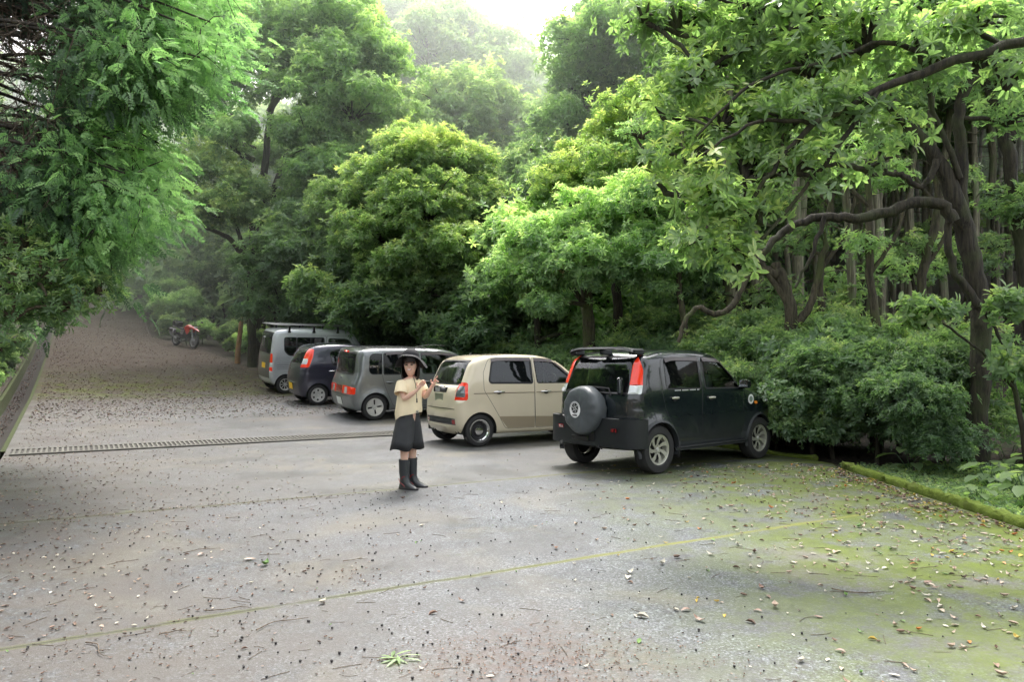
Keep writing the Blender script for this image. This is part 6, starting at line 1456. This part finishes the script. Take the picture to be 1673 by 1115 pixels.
    for q, (rr_, dz) in enumerate(((.106, .070), (.125, .060), (.155, .045), (.182, .022), (.202, -.008))):
        br.append([hc + np.array((rr_ * math.cos(t), rr_ * math.sin(t) + .012, dz + .016 - .034 * math.sin(t) * rr_ / .12 - .040 * math.cos(2 * t) * (rr_ - .106) / .08 + (.012 * math.sin(3 * t + .6) + .012 * math.sin(5 * t)) * (rr_ - .106) / .08)) for t in np.arange(48) * 2 * PI / 48])
    ht.loft(br, cap=False); hat = ht.build('hat', M['hat'], root)
    MB().loft([[hc + np.array((rr_ * math.cos(t), rr_ * math.sin(t) + .012, z)) for t in np.arange(40) * 2 * PI / 40] for rr_, z in ((.1085, .068), (.107, .095))], cap=False).build('hat_band', M['rubber'], hat)
    def face(x, z, d): return hc + S * x + np.array((0, 0, z)) + G * d
    dF = .090
    for sd in (-1, 1):
        e = MB(); e.ball(face(sd * .031, .006, dF + .003), (.016, .009, .0090), 6); e.build('eye', M['hair'], root)
        MB().tube([face(sd * .018, .026, dF + .004), face(sd * .032, .031, dF + .003), face(sd * .046, .025, dF - .006)], .0038, 5).build('eyebrow', M['hair'], root)
    MB().loft([[face(.012 * w_ * math.cos(t), z + .004 * math.sin(t), dF + d_ + .010 * w_ * math.sin(t) * 0 + .006 * w_ * abs(math.cos(t * .5))) for t in th[::3]] for z, w_, d_ in ((.008, .5, -.004), (-.012, .9, .004), (-.024, 1.2, .004), (-.030, .8, -.004))]).build('nose', M['skin'], root)
    m_ = MB(); m_.add([face(x, z, dF + .0015 - abs(x) * .25) for x, z in ((-.030, -.044), (-.012, -.043), (.012, -.043), (.030, -.044), (.017, -.064), (-.017, -.064))], [(0, 5, 1), (1, 5, 4), (1, 4, 2), (2, 4, 3)]); mo = m_.build('mouth', mat('lips', (.42, .10, .09), .4), root)
    MB().add([face(x, z, dF + .004 - abs(x) * .2) for x, z in ((-.024, -.0460), (.024, -.0460), (.014, -.0575), (-.014, -.0575))], [(0, 3, 2, 1)]).build('teeth', M['sticker'], mo)
    st = MB(); st.tube([pj(677, 617, -.06) - BASE, pj(681, 627, -.125) - BASE, pj(683, 640, -.155) - BASE, pj(684, 652, -.165) - BASE], .004, 5); st.tube([pj(684, 650, -.167) - BASE, pj(684.3, 657, -.167) - BASE], .008, 6); st.build('neck_cord', M['hat'], root)
person()

# ------------------------------------------------------------ motorcycle
def motorcycle():
    fx, fy = -15.0, 36.0; d = unit(np.array((.83, -.56))); x0, y0 = fx - d[0] * 1.43, fy - d[1] * 1.43
    root = empty('motorcycle', (x0, y0, float(lot_z(x0, y0))), 'red and black adventure motorcycle with side cases parked on the leafy track', 'motorcycle')
    zf = float(lot_z(fx, fy)); root.rotation_euler = (R_(-7), -math.atan((zf - root.location.z) / 1.43), math.atan2(d[1], d[0]))
    M['red_paint'] = mat('red_bike_paint', (.42, .02, .015), .25, Coat_Weight=1.0)
    for x, r_, w in ((0, .32, .14), (1.43, .335, .11)):
        o = bpy.data.objects.new('wheel', None); C.objects.link(o); o.parent = root; o.location = (x, 0, r_)
        b = MB(); b.lathe([(r_ - .085, w * .35), (r_ - .03, w * .5), (r_, w * .2), (r_, -w * .2), (r_ - .03, -w * .5), (r_ - .085, -w * .35)], axis='y', n=36); b.build('tyre', M['tyre'], o)
        b = MB(); b.lathe([(r_ - .085, .045), (r_ - .11, .04), (r_ - .11, -.04), (r_ - .085, -.045)], axis='y', n=36); b.lathe([(.0, .06), (.05, .06), (.05, -.06), (0, -.06)], axis='y', n=16)
        for k in range(10): a = k * PI / 5; b.tube([(.045 * math.cos(a), 0, .045 * math.sin(a)), ((r_ - .1) * math.cos(a + .1), 0, (r_ - .1) * math.sin(a + .1))], .013, 6)
        b.build('rim', M['steel'], o)
        b = MB()
        for sd in ((-1, 1) if x else (-1,)): b.lathe([(.09, .075 * sd), (.14, .075 * sd), (.14, .08 * sd), (.09, .08 * sd)], axis='y', n=24)
        b.build('brake_disc', M['steel'], o)
    b = MB()
    for y in (-.10, .10): b.tube([(1.43, y, .33), (1.22, y, .85), (1.17, y, .98)], [.032, .030, .026], 8)
    b.build('fork', M['steel'], root)
    b = MB(); b.box((.72, 0, .46), (.42, .30, .34), bev=.06); b.box((.80, 0, .68), (.30, .26, .22), rot=((.94, 0, .34), (0, 1, 0), (-.34, 0, .94)), bev=.05); b.tube([(.9, -.12, .5), (1.02, -.14, .35), (.7, -.17, .24), (.3, -.18, .28)], .03, 8); b.build('engine', M['cladding'], root)
    b = MB(); b.tube([(0, -.09, .32), (.5, -.10, .42)], .035, 6); b.tube([(0, .09, .32), (.5, .10, .42)], .035, 6); b.tube([(.45, 0, .45), (.55, 0, .85), (1.12, 0, .95)], .04, 6); b.build('frame', M['black'], root)
    b = MB(); b.tube([(.25, -.20, .32), (-.12, -.24, .50), (-.26, -.24, .56)], [.04, .055, .05], 12); b.build('exhaust', M['steel'], root)
    b = MB(); b.loft([[(x, w * math.cos(t), z + h * math.sin(t)) for t in np.arange(16) * PI / 8] for x, w, z, h in ((.50, .05, .86, .04), (.58, .14, .90, .10), (.75, .17, .95, .13), (.95, .18, .97, .13), (1.08, .15, .95, .10), (1.14, .08, .92, .06))]); b.build('fuel_tank', M['red_paint'], root)
    b = MB(); b.loft([[(x, w * math.cos(t), z + h * math.sin(t)) for t in np.arange(12) * PI / 6] for x, w, z, h in ((1.08, .17, .95, .08), (1.20, .15, .95, .09), (1.35, .11, .91, .07), (1.55, .07, .86, .04), (1.66, .03, .82, .015))])
    for sd in (-1, 1): b.add([(.72, sd * .19, .92), (1.1, sd * .23, 1.0), (1.22, sd * .20, .78), (1.05, sd * .21, .60), (.90, sd * .20, .70)], [(0, 1, 2), (0, 2, 4), (4, 2, 3)])
    b.build('fairing', M['red_paint'], root)
    b = MB(); b.box((1.34, 0, .98), (.10, .18, .12), bev=.03); b.build('headlight', M['clear_lamp'], root)
    b = MB(); b.add([(1.25, -.13, 1.04), (1.25, .13, 1.04), (1.06, .11, 1.34), (1.06, -.11, 1.34)], [(0, 1, 2, 3)]); b.build('windscreen', glass('bike_screen', (.7, .75, .78), .05, .2), root)
    b = MB(); b.loft([[(x, w * math.cos(t), z + h * math.sin(t)) for t in np.arange(12) * PI / 6] for x, w, z, h in ((-.10, .09, .90, .03), (.0, .13, .88, .05), (.3, .15, .84, .05), (.5, .11, .84, .05), (.58, .06, .88, .03))]); b.build('seat', M['black'], root)
    b = MB(); b.tube([(1.10, -.40, 1.10), (1.14, -.25, 1.10), (1.16, 0, 1.04), (1.14, .25, 1.10), (1.10, .40, 1.10)], .016, 8); b.build('handlebar', M['black'], root)
    for sd in (-1, 1):
        b = MB(); b.tube([(1.12, sd * .28, 1.10), (1.14, sd * .36, 1.26)], .007, 5); b.box((1.13, sd * .40, 1.28), (.03, .12, .08), bev=.012); b.build('mirror', M['black'], root)
        b = MB(); b.box((.0, sd * .30, .68), (.38, .17, .26), bev=.04); pn = b.build('side_case', M['steel'], root); MB().box((.0, sd * .388, .68), (.22, .008, .09), bev=.002).build('case_panel', M['black'], pn)
    b = MB(); b.box((-.16, 0, 1.06), (.36, .42, .28), bev=.07); b.build('top_case', M['black'], root)
    MB().box((-.16, 0, .90), (.34, .30, .03), bev=.008).build('luggage_rack', M['steel'], root)
    b = MB(); b.tube([(1.40, 0, .68), (1.55, 0, .66), (1.28, 0, .70), (1.15, 0, .62)], [.05, .03, .06, .04], 8); b.build('mudguard', M['black'], root)
    MB().tube([(.5, .15, .3), (.42, .35, .0)], .014, 6).build('side_stand', M['black'], root)
motorcycle()

# ------------------------------------------------------------ litter on the paving
def leaf_litter_mat():
    g = NG('fallen_leaves'); a = g.n('ShaderNodeAttribute', attribute_name='tone')
    c = g.ramp(a.outputs['Fac'], [(0, (.075, .045, .032)), (.18, (.13, .08, .055)), (.34, (.22, .14, .10)), (.50, (.34, .22, .17)), (.58, (.40, .31, .24)), (.68, (.46, .43, .35)), (.84, (.42, .30, .05)), (.90, (.45, .16, .03)), (.95, (.10, .19, .04)), (1, (.16, .26, .06))], 'CONSTANT')
    return g.finish(g.pbsdf(c, .55))
M['litter'] = leaf_litter_mat()
def curled(seed, L=.085, w=.018):
    r = np.random.default_rng(seed); V, F = leaf_shape(L, w * r.uniform(.8, 1.3), r.uniform(.2, 1.2), 0, True); V = V.copy(); k = r.uniform(-.3, 1.2); V[:, 2] += k * (V[:, 0] - L / 2) ** 2 / L * 1.6; V[:, 2] -= V[:, 2].min(); V[:, 0] -= L / 2; V[:, 1] += r.uniform(-.3, .3) * V[:, 0] ** 2 / L; return V, F
CUR = [curled(i, .068, .015) for i in range(8)]
r = np.random.default_rng(21)
def drop(b, x, y, sc, tone, lift=.004):
    n = len(x); z = lot_z(x, y) + lift; ax = np.array((0, 0, 1.)) + r.normal(0, .10, (n, 3)); scatter(b, CUR, np.stack((x, y, z), -1), ax, sc, tone, r, jit=0)
def in_lot(x, y):
    s, u = su(x, y); return (lot_edge_x(x, y) < -.05) & (s > np.where(u > 14.8, gut_s(u) + .25, -99))
b = MB()
# mossy side
n = 1700; x = 4.55 - np.abs(r.normal(0, 1.7, n)); y = r.uniform(2.2, 11.3, n); k = in_lot(x, y) & (x > -3); drop(b, x[k], y[k], r.uniform(.35, 1.0, k.sum()), r.choice([.3, .42, .6, .7, .8, .87, .92, .98, .1], k.sum(), p=[.08, .16, .28, .24, .08, .04, .03, .05, .04]))
n = 700; x = 4.62 - np.abs(r.normal(0, .22, n)); y = r.uniform(2.2, 10.9, n); drop(b, x, y, r.uniform(.5, 1.0, n), r.choice([.1, .3, .42, .6, .87], n))
# all over, thin
n = 420; x = r.uniform(-7, 4, n); y = r.uniform(2.2, 13, n); k = in_lot(x, y); drop(b, x[k], y[k], r.uniform(.2, .6, k.sum()), r.choice([.1, .3, .42, .6, .7, .98], k.sum()))
# left side and far part of the lot
n = 3200; uu = r.uniform(5, 23.5, n); ss = -1 + np.abs(r.normal(0, 1, n)) * (1.6 + (uu > 18) * 3.5); x, y = xy(ss, uu); k = in_lot(x, y); drop(b, x[k], y[k], r.uniform(.25, .65, k.sum()), r.choice([.1, .25, .42, .6, .7], k.sum(), p=[.2, .3, .22, .18, .10]))
n = 2600; uu = 18 + np.abs(r.normal(0, 4, n)); ss = r.uniform(-1, 9.5, n); x, y = xy(ss, uu); k = in_lot(x, y); drop(b, x[k], y[k], r.uniform(.4, .95, k.sum()), r.choice([.1, .25, .42, .6, .7, .98], k.sum()))
# the track
n = 9500; uu = r.uniform(19, 52, n); ss = -.9 + r.random(n) ** 1.5 * 10; x, y = xy(ss, uu); k = in_lot(x, y); drop(b, x[k], y[k], r.uniform(.5, 1.1, k.sum()), r.choice([.05, .1, .25, .42, .6], k.sum(), p=[.15, .25, .25, .22, .13]))
# litter in the gutter
n = 900; uu = r.uniform(15, 45, n); ss = gut_s(uu) + r.uniform(-.42, -.18, n); x, y = xy(ss, uu); drop(b, x, y, r.uniform(.5, 1.0, n), r.choice([.1, .25, .42], n), lift=-.29)
# dry heaps
for cx, cy, sx, sy, n, t in ((.15, 3.95, .42, .26, 1300, (.25, .25, .3, .42)), (-1.95, 4.15, .5, .3, 260, (.05, .1, .25, .3)), (3.75, 7.9, .28, .12, 260, (.1, .3, .42, .6)), (-1.1, 5.45, .12, .12, 70, (.25, .3)), (-2.6, 8.35, .8, .08, 260, (.1, .25, .42)), (-4.2, 7.6, .9, .10, 300, (.1, .25, .6)), (-5.2, 7.0, .8, .5, 420, (.05, .1, .25, .42))):
    x = r.normal(cx, sx, n); y = r.normal(cy, sy, n) + (x - cx) * (.5 if sy < .11 else 0); k = in_lot(x, y); drop(b, x[k], y[k], r.uniform(.08, .30 if n > 1000 else .42, k.sum()), r.choice(t, k.sum()))
b.build('leaf_litter', M['litter'], smooth=False, kind='stuff', label='dead leaves scattered over the paving and the track', cat='leaf litter')
# small black seeds
b = MB(); n = 420; x = np.concatenate((r.normal(-2.2, 1.7, n), r.uniform(-6, 3.5, 200), r.normal(-.2, 1.0, 90))); y = np.concatenate((r.uniform(2.4, 9.2, n), r.uniform(2.4, 10, 200), r.normal(4.2, .6, 90)))
ico = [(0, 0, 1), (.894, 0, .447), (.276, .851, .447), (-.724, .526, .447), (-.724, -.526, .447), (.276, -.851, .447), (.724, .526, -.447), (-.276, .851, -.447), (-.894, 0, -.447), (-.276, -.851, -.447), (.724, -.526, -.447), (0, 0, -1)]
icf = [(0, 1, 2), (0, 2, 3), (0, 3, 4), (0, 4, 5), (0, 5, 1), (1, 6, 2), (2, 7, 3), (3, 8, 4), (4, 9, 5), (5, 10, 1), (2, 6, 7), (3, 7, 8), (4, 8, 9), (5, 9, 10), (1, 10, 6), (6, 11, 7), (7, 11, 8), (8, 11, 9), (9, 11, 10), (10, 11, 6)]
k = in_lot(x, y); scatter(b, [(np.array(ico) * .0072, np.array(icf))], np.stack((x, y, lot_z(x, y) + .009), -1)[k], np.array((0, 0, 1.)) + r.normal(0, .5, (k.sum(), 3)), r.uniform(.6, 1.25, k.sum()), np.zeros(k.sum()), r)
b.build('fallen_seeds', mat('black_seed', (.014, .012, .012), .5), kind='stuff', label='tiny black seeds scattered over the grey paving', cat='seeds')
# fine twigs and needles
b = MB()
for _ in range(420):
    if r.random() < .55: x, y = r.uniform(-5.5, 4.4), r.uniform(2.4, 9)
    elif r.random() < .5: x, y = r.normal(-2.2, 1.4), r.uniform(2.6, 5.2)
    else: x, y = r.uniform(1.5, 4.5), r.uniform(2.6, 8)
    if not in_lot(np.array(x), np.array(y)): continue
    L = r.uniform(.03, .16); a = r.normal(.35, .7); t = np.linspace(-.5, .5, 5); k = r.normal(0, .25)
    P = np.stack((x + L * (t * math.cos(a) - k * t * t * math.sin(a)), y + L * (t * math.sin(a) + k * t * t * math.cos(a)), lot_z(x, y) + .004 + 0 * t), -1); b.tube(P, .0012 if L < .1 else .0018, 4, cap=False)
b.build('twig_litter', M['twig'], kind='stuff', label='fine twigs and needles strewn over the paving', cat='twigs')
for i in range(10):    # larger twigs
    x, y = [(-1.75, 4.75), (-1.9, 4.35), (-1.35, 4.5), (-2.2, 4.1), (3.1, 4.2), (2.3, 5.1), (2.75, 3.9), (-1.2, 5.9), (-2.5, 6.2), (3.4, 6.2), (1.9, 3.6), (-.6, 3.75), (-.25, 3.7), (-3.1, 5.3)][i]
    L = r.uniform(.14, .34); a = r.normal(.2, .5); root = empty('fallen_twig', (x, y, float(lot_z(x, y)) + .005), 'dry dark twig lying on the paving', 'twig', 'dry twigs lying on the paving', rot=(0, 0, a)); tt = np.linspace(-.5, .5, 8)
    P = np.stack((L * tt, .12 * L * np.sin(tt * 5 + i), .004 + .004 * np.sin(tt * 7 + i) ** 2), -1); b = MB(); b.tube(P, np.linspace(.004, .0015, 8), 5); b.tube([P[4], P[4] + (.2 * L, .10 * L, .004)], [.003, .0015], 4); b.build('stick', M['twig'], root)
for i in range(26):    # larger single leaves
    x, y = r.uniform(.8, 4.3), r.uniform(2.9, 7.2)
    if i > 18: x, y = r.uniform(-3, .8), r.uniform(3.0, 6.5)
    V, F = CUR[i % 8]; t = (.42, .6, .7, .42, .8, .3, .98)[i % 7]
    MB().add(V * r.uniform(1.0, 1.35), F, 0, t).build('fallen_leaf', M['litter'], smooth=False, loc=(x, y, float(lot_z(x, y)) + .006), label='large dry leaf lying flat on the paving', cat='leaf', group='large fallen leaves on the paving').rotation_euler = (0, 0, r.uniform(0, 6.28))
x, y = -.59, 3.97; b = MB(); V, F = leaf_shape(.14, .011, .3, .2, True)
for k, a in enumerate((-.2, .35, .9, 1.6, 2.4, 3.0, 3.5, 4.2, 5.0, 5.7)):
    b.add(V * (.75 + .06 * (k % 4)) @ np.array(((math.cos(a), math.sin(a), 0), (-math.sin(a), math.cos(a), 0), (0, 0, 1))) + (.03 * math.cos(k), .02 * math.sin(k), .012 + .004 * (k % 3)), F, 0, .55 + .08 * (k % 3))
root = empty('leafy_sprig', (x, y, .0), 'fallen sprig of narrow pale green leaves on the grey paving', 'sprig'); b.build('leaves', M['leaf_mid'], root, smooth=False); MB().tube([(-.10, -.03, .01), (.0, 0, .012), (.06, .07, .01)], .003, 5).build('stem', M['twig'], root)
# ------------------------------------------------------------ light
SUN_EL, SUN_AZ = 62.0, 8.0       # azimuth measured from +y toward +x
w = bpy.data.worlds.new('World'); bpy.context.scene.world = w; w.use_nodes = True; nt = w.node_tree; nt.nodes.clear()
sky = nt.nodes.new('ShaderNodeTexSky'); sky.sky_type = 'NISHITA'; sky.sun_disc = False; sky.sun_elevation = R_(SUN_EL); sky.sun_rotation = R_(SUN_AZ)
sky.air_density = 1.0; sky.dust_density = 6.0; sky.ozone_density = 1.0
hs = nt.nodes.new('ShaderNodeHueSaturation'); hs.inputs['Saturation'].default_value = .22; hs.inputs['Value'].default_value = SKY_V
bg = nt.nodes.new('ShaderNodeBackground'); bg.inputs[1].default_value = SKY_S
ow = nt.nodes.new('ShaderNodeOutputWorld')
nt.links.new(sky.outputs[0], hs.inputs['Color']); nt.links.new(hs.outputs[0], bg.inputs[0]); nt.links.new(bg.outputs[0], ow.inputs[0])
ld = bpy.data.lights.new('sun', 'SUN'); ld.energy = SUN_S; ld.angle = R_(12); ld.color = (1, .97, .90)
lo = bpy.data.objects.new('sun', ld); C.objects.link(lo); lo.location = (0, 20, 40)
d = Vector((math.sin(R_(SUN_AZ)) * math.cos(R_(SUN_EL)), math.cos(R_(SUN_AZ)) * math.cos(R_(SUN_EL)), math.sin(R_(SUN_EL))))
lo.rotation_euler = d.to_track_quat('Z', 'Y').to_euler()
sc = bpy.context.scene
sc.view_settings.view_transform = 'Standard'; sc.view_settings.look = 'None'; sc.view_settings.exposure = 0
sc.cycles.max_bounces = 12; sc.cycles.diffuse_bounces = 8; sc.cycles.transparent_max_bounces = 12; sc.cycles.transmission_bounces = 4; sc.cycles.glossy_bounces = 3
sc.cycles.use_adaptive_sampling = True; sc.cycles.adaptive_threshold = .015

if HAZE > 0:
    g = bpy.data.materials.new('forest_haze'); g.use_nodes = True; t = g.node_tree; t.nodes.clear(); oo = t.nodes.new('ShaderNodeOutputMaterial'); vv = t.nodes.new('ShaderNodeVolumeScatter')
    vv.inputs['Density'].default_value = HAZE; vv.inputs['Anisotropy'].default_value = .45; vv.inputs['Color'].default_value = (.93, 1, .97, 1); t.links.new(vv.outputs[0], oo.inputs['Volume'])
    MB().box((0, 58, 19), (150, 72, 44)).build('haze', g, smooth=False, kind='stuff', label='thin bright haze hanging among the trees', cat='haze')
    g2 = g.copy(); g2.node_tree.nodes['Volume Scatter'].inputs['Density'].default_value = .022
    MB().box((0, 64, 28), (140, 68, 38)).build('haze', g2, smooth=False, kind='stuff', label='brighter haze hanging over the far treetops', cat='haze')
sc.cycles.volume_bounces = 1
